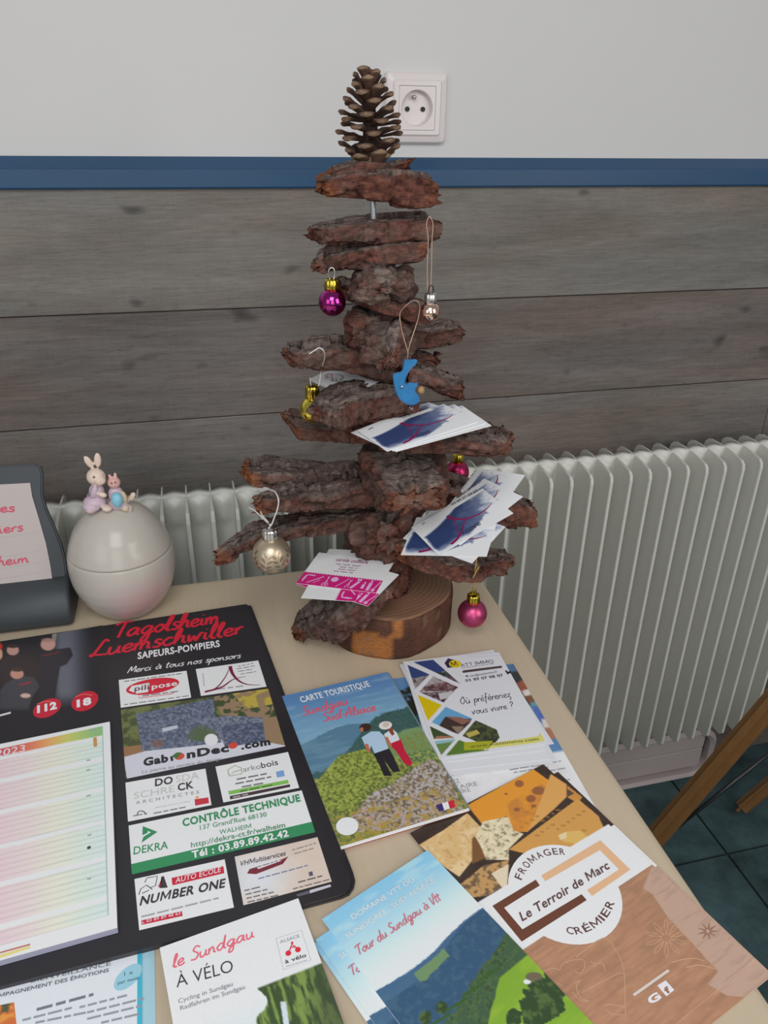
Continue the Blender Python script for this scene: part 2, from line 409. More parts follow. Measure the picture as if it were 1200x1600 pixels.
# ------------------------------------------------------------------ wooden folding chair at the right
t = thing('folding_chair', (0.95, 0.80, 0), 'honey coloured wooden folding chair with slanted legs right of the table', 'chair')
def bar(bm, a, b, wv, tv):
    a, b = Vector(a), Vector(b); d = (b-a).normalized()
    wv = Vector(wv); wv = (wv - d*wv.dot(d)).normalized(); tv2 = d.cross(wv)
    M = Matrix((d, wv, tv2)).transposed().to_4x4(); M.translation = (a+b)/2
    r = bmesh.ops.create_cube(bm, size=1.0, matrix=M @ Matrix.Diagonal(((b-a).length, tv[0], tv[1], 1)))
    bmesh.ops.bevel(bm, geom=list({e for v in r['verts'] for e in v.link_edges}), offset=.011, segments=4, affect='EDGES')
l0, l1 = atz(918, 1432, 0.012), atz(1222, 1078, .46)
dl = l1 - l0
f0, f1 = atz(1152, 1268, 0.012), None
f1 = f0 + Vector((.40, -.01, .43))
side = Vector((-.15, .95, 0)).normalized()*0.0
for a, b in ((l0, l1), (f0, f1)):
    bm = bmesh.new(); bar(bm, a, b, (0.4, -0.9, 0.0) if a is l0 else (1, 0.2, 0), (.034, .026)); mesh_bm('leg', bm, M_chair, t, False)
for a, b in ((f0 + Vector((.10, -.30, 0)), f0 + Vector((.48, -.30, .45))),):
    bm = bmesh.new(); bar(bm, a, b, (0.1, 1, 0), (.034, .024)); mesh_bm('leg', bm, M_chair, t, False)
bm = bmesh.new(); tube(bm, [atz(1240, 1146, .34), atz(1046, 1302, .17)], .0035, 8); mesh_bm('brace_rod', bm, M_steel, t, True)
bm = bmesh.new(); bbox(bm, 1.12, 1.50, .58, .93, .445, .465, .008); mesh_bm('seat', bm, M_chair, t)
# ================================================================== the bark tree
TY = 0.71
tree = thing('bark_tree', (0.187, 0.715, TZ), 'table-top tree of stacked pine bark slabs on a log slice, topped by a pine cone', 'tree')
GREY = [K(112, 98, 91), K(99, 85, 79), K(126, 111, 103), K(90, 77, 71)]
RED = [K(102, 63, 53), K(90, 56, 49), K(114, 72, 60), K(98, 70, 62)]
ORG = [K(150, 92, 60), K(128, 76, 52)]
def mixc(a, b, t): return tuple(x*(1-t) + y*t for x, y in zip(a, b))
def nz(p, s, o=0): return noise.noise(Vector((p[0]*s[0] + o, p[1]*s[1] - o*0.7, p[2]*s[2] + o*1.3)))
def lerp_st(st, n):
    """resample stations (tuples of numbers) to n+1 rows"""
    d = [0]
    for a, b in zip(st, st[1:]): d.append(d[-1] + max(1e-4, math.dist(a[:2], b[:2])))
    out = []; j = 0
    for i in range(n+1):
        s = d[-1]*i/n
        while j < len(st)-2 and s > d[j+1]: j += 1
        t = (s - d[j])/(d[j+1]-d[j])
        out.append(tuple(x*(1-t)+y*t for x, y in zip(st[j], st[j+1])))
    return out
def bark_mesh(name, rings, seed, amp=.0035, orange=(0.0, 0.0), greyness=0.0, M=64, flat=.36):
    """rings: (centre, half width vector, half thickness vector); layered, flaking bark"""
    N = len(rings); vs, cs, fs = [], [], []
    am, bl = rings[N//2][1].length, max(rings[N//2][2].length, rings[N//2][1].length*.3)
    fine = [(math.copysign(abs(math.cos(t))**flat, math.cos(t)), math.copysign(abs(math.sin(t))**flat, math.sin(t))) for t in [2*math.pi*i/1200 for i in range(1201)]]
    acc = [0]
    for (xa, ya), (xb, yb_) in zip(fine, fine[1:]): acc.append(acc[-1] + math.hypot((xb-xa)*am, (yb_-ya)*bl))
    sec = []; j = 0
    for k in range(M):                                            # evenly spaced round the section
        while acc[j+1] < acc[-1]*k/M: j += 1
        sec.append(fine[j])
    ax = (rings[-1][0] - rings[0][0]).normalized()
    for i, (c, a, b) in enumerate(rings):
        s = i/(N-1)
        for k in range(M):
            ex, ez = sec[k]; th = math.atan2(ez, ex); cc, sn = ex, ez
            d0 = a*ex*1.03 + b*(ez*(1.16 if sn > 0 else 1.08))
            p = c + d0
            dirn = (d0.normalized() if d0.length > 1e-7 else Vector((0, 0, 1)))
            al = p.dot(ax)
            q = Vector((p - ax*al)) + ax*(al*.30)                  # grain runs along the piece
            n1 = noise.fractal(q*80 + Vector((seed*3.1, 0, 0)), 1.0, 2.1, 4)
            qq = q*58 + Vector((seed*2.7, seed*1.1, 0)) + Vector((n1, noise.noise(q*130), n1*.6))*.35
            dv, pv = noise.voronoi(qq)
            crk = max(0.0, 1 - (dv[1]-dv[0])/.16)                   # cracks between the plates
            plate = noise.cell(pv[0]*7.3)
            dv2, pv2 = noise.voronoi(qq*2.4)
            lay = math.sin((sn*b.length + 0.003*noise.noise(p*70))*1700 + seed)       # stacked layers on the broken faces
            d = amp*(.55*n1 + 1.0*plate + .42*noise.cell(pv2[0]*5.1) + .2) - .0016*crk
            if abs(ez) < .93: d += .0011*lay*(1 if abs(ex) > .8 else .3)
            e = min(s, 1-s)
            if e < .06: d -= amp*(0.4 + .8*noise.noise(Vector((th*2.2, seed, 0))))*(1-e/.06)
            p2 = p + dirn*d + ax*((.0075*noise.noise(Vector((cc*2.6, sn*2.6, seed + (5 if s > .5 else 0)))) + .003*noise.noise(Vector((cc*9, sn*9, seed))))*max(0, 1 - e/.14))
            vs.append(p2)
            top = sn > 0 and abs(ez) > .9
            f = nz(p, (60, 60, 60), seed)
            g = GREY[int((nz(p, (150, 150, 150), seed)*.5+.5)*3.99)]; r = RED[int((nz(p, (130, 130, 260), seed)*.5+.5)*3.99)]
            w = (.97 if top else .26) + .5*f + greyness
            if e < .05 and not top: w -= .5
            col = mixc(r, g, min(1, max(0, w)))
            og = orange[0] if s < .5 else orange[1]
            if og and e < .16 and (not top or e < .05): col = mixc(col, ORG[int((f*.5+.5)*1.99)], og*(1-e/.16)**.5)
            sh_ = 1 - .38*crk + .16*plate; cs.append(tuple(x*sh_ for x in col))
    for i in range(N-1):
        for k in range(M):
            a = i*M+k; b2 = i*M+(k+1) % M; fs.append((a, b2, b2+M, a+M))
    for i0, rev in ((0, True), (N-1, False)):                     # broken end faces
        prev = [i0*M+k for k in range(M)]; c, a, b = rings[i0]; out = -ax if rev else ax
        og = orange[0] if rev else orange[1]
        for q in (.9, .74, .58, .42, .26, .1):
            new = []
            for k in range(M):
                p = c + (a*sec[k][0] + b*sec[k][1])*q*.97
                f = noise.fractal(p*95 + Vector((seed, 0, 0)), 1.0, 2.0, 4)
                p = p + out*(.0035*f + .0035*math.floor(noise.noise(p*70)*3)/3 + .003*(1-q))
                new.append(len(vs)); vs.append(p)
                col = mixc(RED[int((noise.noise(p*230)*.5+.5)*3.99)], GREY[int((f*.4+.5)*3.99) % 4], max(0, min(.85, .25 + .9*noise.noise(p*120 + Vector((9, 0, 0))) + greyness)))
                cs.append(mixc(col, ORG[int((f*.4+.5)*1.99) % 2], og*max(0, min(1, .55 + 1.2*noise.noise(p*110)))))
            for k in range(M):
                f = (prev[k], prev[(k+1) % M], new[(k+1) % M], new[k]); fs.append(f[::-1] if not rev else f)
            prev = new
        fs.append(tuple(prev[::-1]) if rev else tuple(prev))
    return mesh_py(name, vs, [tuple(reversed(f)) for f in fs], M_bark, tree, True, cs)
def slab(st, seed, w=.05, **kw):
    """stations left to right: photo column, upper and lower outline rows, depth (from the wall side) of the middle"""
    rings = []
    for u, vt, vb, yc in lerp_st([s if len(s) == 4 else (*s, TY) for s in st], 120):
        hw = w/2
        while True:
            pt = aty(u, vt, yc + hw); pb = aty(u, vb, yc - hw)
            if pt.z - pb.z > .011 or hw < .006: break
            hw *= .85
        zt, zb = pt.z, pb.z
        if zt - zb < .006: zt, zb = (zt+zb)/2 + .003, (zt+zb)/2 - .003
        rings.append((Vector((aty(u, (vt+vb)/2, yc).x, yc, (zt+zb)/2)), Vector((0, hw, 0)), Vector((0, 0, (zt-zb)/2))))
    return bark_mesh('bark_slab', rings, seed, **kw)
def stub(st, seed, **kw):
    """stations back to front: depth, left and right columns, upper and lower rows"""
    rings = []
    for y, u0, u1, v0, v1 in lerp_st(st, 64):
        vm, um = (v0+v1)/2, (u0+u1)/2
        L, Rr, T, B = aty(u0, vm, y), aty(u1, vm, y), aty(um, v0, y), aty(um, v1, y)
        rings.append((Vector(((L.x+Rr.x)/2, y, (T.z+B.z)/2)), Vector(((Rr.x-L.x)/2, 0, 0)), Vector((0, 0, (T.z-B.z)/2))))
    kw.setdefault('flat', .62); kw['amp'] = kw.get('amp', .0035)*1.35; return bark_mesh('bark_chunk', rings, seed, **kw)

# pieces from the top down
slab([(503, 272, 284, .715), (520, 262, 290, .715), (555, 255, 292, .71), (590, 254, 292, .71), (615, 256, 276, .71), (636, 250, 260, .715)], 1, .04, orange=(.8, .3))
slab([(499, 282, 303, .70), (508, 277, 309, .70), (530, 272, 311, .70), (580, 269, 316, .70), (620, 271, 320, .70), (660, 276, 321, .70), (677, 285, 319, .70)], 2, .036, orange=(.8, .2), greyness=-.25)
slab([(484, 357, 364), (495, 352, 380), (510, 348, 382), (560, 342, 381), (620, 337, 378), (660, 333, 377), (674, 335, 372), (680, 345, 366)], 3, .05)
slab([(491, 412, 419, .70), (500, 402, 423, .70), (515, 388, 424, .70), (560, 380, 420, .70), (600, 374, 414, .70), (640, 371, 410, .70), (655, 370, 403, .70), (668, 372, 388, .70)], 4, .045, orange=(.1, .5))
stub([(.75, 560, 640, 425, 462), (.70, 553, 642, 416, 468), (.665, 556, 646, 420, 470), (.652, 566, 640, 428, 468), (.645, 582, 628, 440, 464), (.643, 594, 616, 448, 460)], 5, greyness=.3, amp=.0036, flat=.85)
slab([(529, 439, 462, .69), (540, 434, 470, .685), (580, 444, 490, .68), (620, 455, 500, .675), (650, 462, 508, .675), (666, 470, 504, .675)], 6, .05, orange=(0, .4), greyness=-.1)
stub([(.76, 560, 620, 470, 520), (.70, 548, 640, 480, 540), (.67, 545, 640, 490, 545)], 7, amp=.003, greyness=.1)
slab([(560, 500, 545, .73), (620, 497, 550, .73), (670, 503, 548, .725), (700, 497, 542, .72), (712, 500, 533, .72), (719, 510, 522, .72)], 8, .05)
stub([(.74, 560, 640, 505, 550), (.69, 553, 640, 503, 560), (.662, 556, 640, 505, 568), (.645, 570, 634, 516, 578), (.634, 588, 626, 538, 578), (.630, 600, 618, 554, 574)], 9, amp=.0036, greyness=.28, orange=(0, .25), flat=.85)
slab([(445, 546, 556, .69), (456, 537, 575, .69), (490, 529, 579, .69), (530, 525, 580, .69), (570, 530, 592, .69), (612, 545, 600, .69)], 10, .05, greyness=.1)
slab([(625, 552, 600, .68), (650, 560, 606, .68), (680, 570, 618, .675), (705, 582, 624, .675), (719, 592, 620, .675)], 11, .05, orange=(0, .3))
slab([(640, 545, 580, .72), (665, 548, 572, .72), (678, 556, 575, .72), (684, 548, 566, .72)], 12, .02, amp=.002)
slab([(444, 647, 657, .725), (460, 641, 688, .72), (500, 645, 692, .71), (550, 645, 692, .67), (600, 645, 690, .665), (640, 645, 688, .665)], 13, .07, greyness=-.15, orange=(.35, .2))
slab([(488, 632, 652, .632), (503, 612, 668, .635), (530, 597, 672, .65), (560, 588, 668, .665), (600, 584, 660, .67), (640, 590, 655, .67)], 14, .07, amp=.0045, greyness=.05)
slab([(590, 662, 700, .64), (640, 652, 710, .625), (700, 651, 714, .615), (730, 654, 717, .615), (748, 657, 718, .615), (775, 660, 713, .615), (790, 666, 700, .615), (798, 674, 684, .615)], 15, .075, orange=(0, .25))
stub([(.73, 562, 650, 690, 730), (.69, 562, 672, 692, 742), (.65, 572, 686, 706, 768), (.625, 588, 692, 738, 788), (.612, 598, 692, 758, 795), (.600, 610, 686, 770, 796)], 16, amp=.0036, greyness=.12, orange=(0, .3), flat=.42)
slab([(381, 728, 745, .735), (392, 716, 758, .735), (430, 712, 765, .73), (480, 718, 765, .72), (540, 722, 765, .71), (590, 725, 765, .71)], 17, .05, greyness=.2, orange=(1.0, 0))
slab([(401, 783, 797, .675), (412, 768, 799, .675), (440, 755, 800, .675), (490, 735, 800, .68), (540, 720, 800, .69), (590, 715, 798, .70), (625, 725, 795, .70)], 18, .075, orange=(.45, 0), amp=.0045)
slab([(340, 868, 880, .675), (352, 857, 879, .675), (372, 836, 871, .675), (400, 815, 859, .675), (450, 800, 849, .68), (520, 790, 832, .69), (590, 780, 818, .70)], 19, .04, orange=(.5, 0))
slab([(670, 738, 795, .70), (720, 742, 803, .70), (770, 760, 826, .70), (805, 762, 826, .70), (818, 766, 820, .70), (827, 775, 806, .70)], 20, .05, orange=(0, .4), amp=.005)
stub([(.77, 555, 650, 800, 850), (.73, 545, 655, 795, 868), (.69, 548, 655, 793, 880), (.67, 560, 648, 800, 876), (.655, 585, 625, 815, 865)], 21, amp=.004, greyness=.0, flat=.8)
slab([(618, 846, 868, .655), (645, 848, 884, .65), (700, 852, 906, .645), (740, 854, 906, .645), (772, 852, 898, .645), (790, 858, 894, .645), (799, 866, 888, .645)], 22, .05, orange=(.7, .35), greyness=-.12, amp=.0045)
slab([(459, 976, 998, .700), (470, 955, 1004, .692), (490, 940, 1006, .683), (520, 925, 1004, .668), (560, 905, 985, .655), (605, 880, 940, .655)], 23, .05, orange=(.7, .1), greyness=.1, amp=.005)
stub([(.735, 600, 642, 850, 925), (.70, 601, 642, 855, 930), (.675, 606, 640, 862, 931)], 24, amp=.002, greyness=-.25)

# log slice
bm = bmesh.new()
SXc, SYc, SR, SHt = .187, .712, .0755, .0505
def wob(k): return 1 + .022*math.sin(k*2*math.pi/96*3 + .6) + .014*math.sin(k*2*math.pi/96*7) + .008*noise.noise(Vector((k*.9, 3, 0)))
lathe(bm, [(SR*.5, .0006), (SR*.965, .0006), (SR*.985, .004)] + [(SR*(.995 + .012*noise.noise(Vector((i*.7, 0, 1)))), .004 + i*.0047) for i in range(1, 9)] + [(SR*.985, SHt-.004), (SR*.965, SHt-.0005)], (SXc, SYc, TZ), 96, wob)
me = bpy.data.meshes.new('log_bark'); bmesh.ops.recalc_face_normals(bm, faces=bm.faces); bm.to_mesh(me); bm.free()
a = me.color_attributes.new('ink', 'FLOAT_COLOR', 'POINT'); cl = []
for v in me.vertices:
    an = math.atan2(v.co.y - SYc, v.co.x - SXc); zz = v.co.z - TZ
    q = Vector((math.cos(an)*6, math.sin(an)*6, zz*26)); n_ = noise.noise(q); n2 = noise.noise(q*2.3 + Vector((7, 0, 0)))
    c = mixc(K(104, 70, 56), K(82, 55, 45), min(1, max(0, .5 + n_)))
    if -2.35 < an < -1.75 and zz < .034 + .006*n2 and n2 > -.55: c = mixc(K(176, 116, 66), K(150, 92, 52), .5 + .5*n_)
    if -1.75 < an < -1.63 and zz > .028: c = K(164, 106, 60)
    if n2 > .42: c = mixc(c, K(132, 106, 88), .6)
    cl.append((*c, 1))
a.data.foreach_set('color', np.array(cl, np.float32).ravel())
lo = link('log_slice', me, M_bark, tree, True)
bm = bmesh.new()
lathe(bm, [(0, SHt+.0012), (SR*.93, SHt+.0012), (SR*.962, SHt+.0002), (SR*.966, SHt-.001)], (SXc, SYc, TZ), 96, lambda k: wob(k))
mesh_bm('sawn_face', bm, M_rings, lo)
bm = bmesh.new(); tube(bm, [(.178, TY, TZ+.05), (aty(583, 330, TY).x+.004, TY, 1.10), aty(583, 330, TY), aty(581, 240, TY)], .0026, 12)
mesh_bm('threaded_rod', bm, M_rod, tree, True)

# pine cone on the tip
CB, CT = aty(581, 247, TY), aty(573, 92, TY)
axis = (CT - CB).normalized(); CHt = (CT-CB).length
e1 = axis.cross(Vector((0, 1, 0))).normalized(); e2 = axis.cross(e1)
vs, fs, cs = [], [], []
MM = .00054                                                # metres per photo pixel at the cone
def cone_r(h):
    pts = [(0, 12), (.05, 30), (.12, 45), (.2, 51), (.3, 53), (.45, 49), (.6, 43), (.72, 37), (.84, 29), (.93, 22), (1, 15)]
    for (a, ra), (b, rb) in zip(pts, pts[1:]):
        if a <= h <= b: return (ra + (rb-ra)*(h-a)/(b-a))*MM
    return 10*MM
NS = 64
hs = []
h = 0.0
for i in range(NS): hs.append((i/NS)**1.35)
for i, h in enumerate(hs):
    th = i*2.39996 + .4
    closed = max(0, 1 - h/.24)
    tilt = math.radians(62*closed + 6*(1-closed) + 52*max(0, (h-.42)/.58)**1.2) + random.uniform(-.12, .12)
    rad = e1*math.cos(th) + e2*math.sin(th); tan = axis.cross(rad)
    d = (rad*math.cos(tilt) + axis*math.sin(tilt)).normalized(); nrm = (axis*math.cos(tilt) - rad*math.sin(tilt)).normalized()
    Rr_ = cone_r(min(1, h*.97 + .02))*random.uniform(.93, 1.05)
    tip_ = CB + axis*(h*CHt*.93 + .0005) + rad*Rr_
    Ln = min(.0235, max(.009, (Rr_ - .003)/max(.45, math.cos(tilt))))
    base = tip_ - d*Ln
    W = (.0082 - .0022*h)*random.uniform(.9, 1.1)
    prof = [(0, .35, .0008, 0), (.35, .55, .0009, 0), (.7, .92, .0012, .05), (.84, 1.0, .0018, .25), (.93, .80, .0020, .7), (1.0, .44, .0013, .9), (1.04, .12, .0005, 1)]
    n0 = len(vs)
    for s, ww, tt, tip in prof:
        c = base + d*(Ln*s) + nrm*(.0026*s*s*(1-closed) - .0012*tip)
        for k in range(8):
            a = 2*math.pi*k/8
            cur = nrm*(.0011*math.cos(a)**2*ww*(1 if tip < .5 else .3))
            vs.append(c + tan*(W*ww*math.cos(a)) + nrm*(tt*math.sin(a)*(1 if math.sin(a) > 0 else 1.2)) + cur)
            under = math.sin(a) < -.2
            col = mixc(K(58, 42, 37), K(98, 74, 62), tip)
            if under: col = mixc(mixc(K(70, 50, 42), K(92, 66, 52), random.random()), K(140, 116, 94), min(1, tip*1.5))
            col = mixc(col, K(124, 92, 74), .35*random.random()); cs.append(col)
    for r_ in range(len(prof)-1):
        for k in range(8):
            a = n0 + r_*8 + k; b = n0 + r_*8 + (k+1) % 8; fs.append((a, b, b+8, a+8))
    fs.append(tuple(n0 + k for k in range(7, -1, -1))); fs.append(tuple(n0 + (len(prof)-1)*8 + k for k in range(8)))
# woody core
n0 = len(vs)
for j in range(13):
    hh = j/12; rr_ = .0065*(1-hh)**.5 + .0012 + (.006 if j < 3 else 0)
    for k in range(12):
        vs.append(CB + axis*(hh*CHt*.9) + (e1*math.cos(k*math.pi/6) + e2*math.sin(k*math.pi/6))*rr_); cs.append(K(54, 40, 34))
for j in range(12):
    for k in range(12):
        a = n0 + j*12 + k; b = n0 + j*12 + (k+1) % 12; fs.append((a, b, b+12, a+12))
o = mesh_py('pine_cone', vs, fs, M_cone, tree, False, cs); o['label'] = 'open brown pine cone on the tip'

# ================================================================== hanging ornaments
def bauble(u, v, rpx, y, mball, mcap, label, cap_h=.0085, cap_r=.0062, group='baubles on the bark tree', col=None):
    c = aty(u, v, y); zd = (R.transposed() @ (c - CAMP)).z
    r = rpx*zd/F
    t = thing('bauble', c - Vector((0, 0, r)), label, 'bauble', group)
    bm = bmesh.new(); bmesh.ops.create_uvsphere(bm, u_segments=56, v_segments=36, radius=r, matrix=Matrix.Translation(c))
    if col is None: mesh_bm('ball', bm, mball, t, True)
    else:
        me = bpy.data.meshes.new('ball'); bm.free()
        vs, fs, cs = [], [], []; NU, NV = 160, 110
        for j in range(NV+1):
            for i in range(NU):
                ph, la = 2*math.pi*i/NU, math.pi*j/NV - math.pi/2
                vs.append(c + Vector((math.cos(la)*math.cos(ph), math.cos(la)*math.sin(ph), math.sin(la)))*r*1.0); cs.append(col(ph, la))
        for j in range(NV):
            for i in range(NU): fs.append((j*NU+i, j*NU+(i+1) % NU, (j+1)*NU+(i+1) % NU, (j+1)*NU+i))
        mesh_py('ball', vs, fs, mball, t, True, cs)
    bm = bmesh.new(); cap_z = r*.93
    lathe(bm, [(cap_r*.94, cap_z-.001), (cap_r, cap_z+cap_h*.2), (cap_r*.98, cap_z+cap_h*.8), (cap_r*.86, cap_z+cap_h), (0, cap_z+cap_h+.0004)], c, 40, lambda k: 1 + .07*math.cos(k*2*math.pi/40*10))
    cp = mesh_bm('cap', bm, mcap, t, True)
    top = c + Vector((0, 0, cap_z + cap_h))
    return t, c, r, top, cp
def loop(bm, p, hh, ww, r, yaw=0.0):
    path = [Vector((math.cos(yaw)*ww*math.sin(a)*1.0, math.sin(yaw)*ww*math.sin(a), hh*(.5 - .5*math.cos(a)))) + p for a in [2*math.pi*k/16 for k in range(16)]]
    tube(bm, path, r, 6, True)
def thread(t, pts, mt, r=.00035, n=8, name='thread'):
    bm = bmesh.new(); tube(bm, smooth_path(pts, n), r, 6); return mesh_bm(name, bm, mt, t, True)
yb = .672
t, c, r, top, cp = bauble(519, 472, 21.5, yb, M_purple, M_gold, 'shiny purple bauble with gold cap below the left end of an upper slab')
bm = bmesh.new(); loop(bm, top - Vector((0, 0, .001)), .0105, .0028, .0007); mesh_bm('hanging_loop', bm, M_silver, cp, True)
yb = .635
t, c, r, top, cp = bauble(672, 487, 15.5, yb, M_copper, M_silver, 'small mirror copper bauble with silver cap on a long wire at right', .0075, .0052)
bm = bmesh.new(); loop(bm, top - Vector((0, 0, .001)), .0075, .0022, .0006); mesh_bm('hanging_loop', bm, M_steel, cp, True)
thread(t, [aty(668, 455, yb), aty(667.5, 420, yb), aty(669, 375, yb), aty(666.5, 350, yb), aty(671, 339, yb), aty(676.5, 350, yb), aty(675, 375, yb), aty(674, 420, yb), aty(673, 455, yb)], M_cthread, .0004)
yb = .672
t, c, r, top, cp = bauble(489, 640, 21, yb, M_goldball, M_gold, 'mirror gold bauble half behind a dark bark slab on a wire hook', .0115, .0062)
thread(t, [aty(488, 611, yb), aty(485.5, 600, yb), aty(484.5, 590, yb)], M_thread, .0004)
thread(t, [aty(495, 609, yb), aty(499, 598, yb), aty(502, 578, yb), aty(507, 560, yb-.02), aty(506, 549, yb-.03), aty(499, 543.5, yb-.03), aty(491, 548, yb-.03), aty(483, 553, yb-.03)], M_thread, .00055, name='wire_hook')
yb = .632
def leafcol(ph, la):
    base = K(196, 178, 152); dark = K(146, 128, 104); pale = K(214, 198, 172)
    best = 0
    for ph0, tl in ((-1.95, .25), (-1.25, -.35), (-.5, .2), (.3, -.2), (1.2, .2), (2.2, -.2), (-2.8, -.2)):
        x = ((ph - ph0 + math.pi) % (2*math.pi) - math.pi)*math.cos(la); y = la
        x2 = x*math.cos(tl) - y*math.sin(tl); y2 = x*math.sin(tl) + y*math.cos(tl)
        if abs(x2) < .022 and -.85 < y2 < .6: best = max(best, 1)
        for k in range(4):
            yy = -.62 + k*.30
            for sg in (1, -1):
                lx, ly = x2*sg - .17, y2 - yy - .13
                a = .72; px, py = lx*math.cos(a) + ly*math.sin(a), -lx*math.sin(a) + ly*math.cos(a)
                dd = (px/.19)**2 + (py/.062)**2
                if dd < 1: best = 2
                elif dd < 1.35 and best < 1: best = 1
    return dark if best == 2 else pale if best == 1 else base
t, c, r, top, cp = bauble(424, 866, 30, yb, M_champ, M_silver, 'large champagne bauble with embossed leaf sprays hanging low at left', .0105, .0072, col=leafcol)
bm = bmesh.new(); loop(bm, top - Vector((0, 0, .002)), .008, .003, .0007, .5); mesh_bm('hanging_loop', bm, M_steel, cp, True)
thread(t, [aty(418, 826, yb), aty(424, 820, yb), aty(430, 805, yb), aty(434, 793, yb), aty(435, 780, yb), aty(429, 768, yb+.012), aty(418, 765, yb+.025), aty(408, 768, yb+.035)], M_thread, .0007)
thread(t, [aty(423, 821, yb), aty(416, 812, yb), aty(410, 806, yb), aty(407, 799, yb)], M_thread, .0005)
thread(t, [aty(422, 821, yb), aty(411, 810, yb), aty(399, 799, yb), aty(389, 793, yb)], M_thread, .0005)
yb = .70
t, c, r, top, cp = bauble(714, 738, 19, .738, M_redball, M_gold, 'satin raspberry bauble partly hidden behind the right bark branches', .0095, .0058)
bm = bmesh.new(); loop(bm, top - Vector((0, 0, .001)), .007, .0022, .0006); mesh_bm('hanging_loop', bm, M_gold, cp, True)
yb = .655
t, c, r, top, cp = bauble(738, 958, 23, yb, M_pinkball, M_gold, 'satin pink bauble with gold cap hanging beside the log slice', .0095, .0068)
bm = bmesh.new(); loop(bm, top - Vector((0, 0, .001)), .0085, .0018, .0007); mesh_bm('hanging_loop', bm, M_gold, cp, True)
thread(t, [aty(741, 920, yb), aty(741, 903, yb), aty(742, 892, .615), aty(744, 880, .612), aty(745, 866, .614)], M_gthread, .0006)
thread(t, [aty(739, 903, .617), aty(743, 895, .614), aty(748, 886, .614)], M_gthread, .0008)

# blue moon ornament
yb = .60
t = thing('moon_ornament', aty(637, 637, yb), 'shiny blue crescent ornament hanging by a copper thread in the middle of the tree', 'ornament')
mp = [(460, 240), (560, 232), (640, 228), (682, 262), (660, 320), (600, 375), (545, 440), (505, 510), (478, 590), (480, 650), (530, 622), (610, 632), (682, 630), (694, 668), (668, 715), (645, 760), (660, 805), (692, 832), (716, 888), (712, 955), (650, 1008), (560, 1022), (460, 985), (362, 905), (302, 785), (268, 640), (258, 490), (330, 455), (405, 432), (432, 345)]
mp = smooth_path([(a, b, 0) for a, b in mp], 4, True)
bm = bmesh.new()
def mring(y, ins):
    cxm, cym = 470, 660; out = []
    for k, p in enumerate(mp):
        d = (mp[(k+1) % len(mp)] - mp[k-1]).normalized(); n_ = Vector((-d.y, d.x, 0))
        q = p + n_*ins*10.9; out.append(aty(590 + q.x/10.9, 540 + q.y/10.9, y))
    return out
loops = [mring(yb+.008, .9), mring(yb+.0065, 0), mring(yb+.0015, 0), mring(yb, .8), mring(yb-.0008, 1.8)]
L = [[bm.verts.new(p) for p in lp] for lp in loops]
for A, B in zip(L, L[1:]):
    for k in range(len(A)): bm.faces.new((A[k], A[(k+1) % len(A)], B[(k+1) % len(A)], B[k]))
for e, fl in ((L[0], True), (L[-1], False)):
    for t_ in tessellate_polygon([[Vector((v.co.x, v.co.z, 0)) for v in e]]): bm.faces.new([e[i] for i in t_])
mo = mesh_bm('crescent', bm, M_bluemoon, t)
bm = bmesh.new(); bmesh.ops.create_uvsphere(bm, u_segments=16, v_segments=10, radius=.0012, matrix=Matrix.Translation(aty(628, 604, yb-.002)))
mesh_bm('eye', bm, M_silver, mo, True)
bm = bmesh.new(); tube(bm, [aty(663, 614, yb+.006), aty(661, 609, yb-.001)], .0001, 6)
bmesh.ops.create_uvsphere(bm, u_segments=20, v_segments=14, radius=.0033, matrix=Matrix.Translation(aty(657.5, 609.5, yb+.004)))
mesh_bm('bead', bm, mat('tan_bead', K(166, 132, 84), .35, var=((90, 90, 90), .1, 2)), t, True)
thread(t, [aty(636.5, 562, yb+.003), aty(637, 549, yb), aty(630, 525, yb), aty(624.5, 493, yb), aty(632, 480, yb+.02), aty(645, 470, yb+.03), aty(655, 474, yb+.03), aty(654, 495, yb+.01), aty(643, 530, yb), aty(637.5, 549, yb)], M_cthread, .0004)
thread(t, [aty(640, 636, yb+.003), aty(643, 640, yb+.003), aty(645, 637, yb+.003)], M_silver, .0005, name='tip_wire')
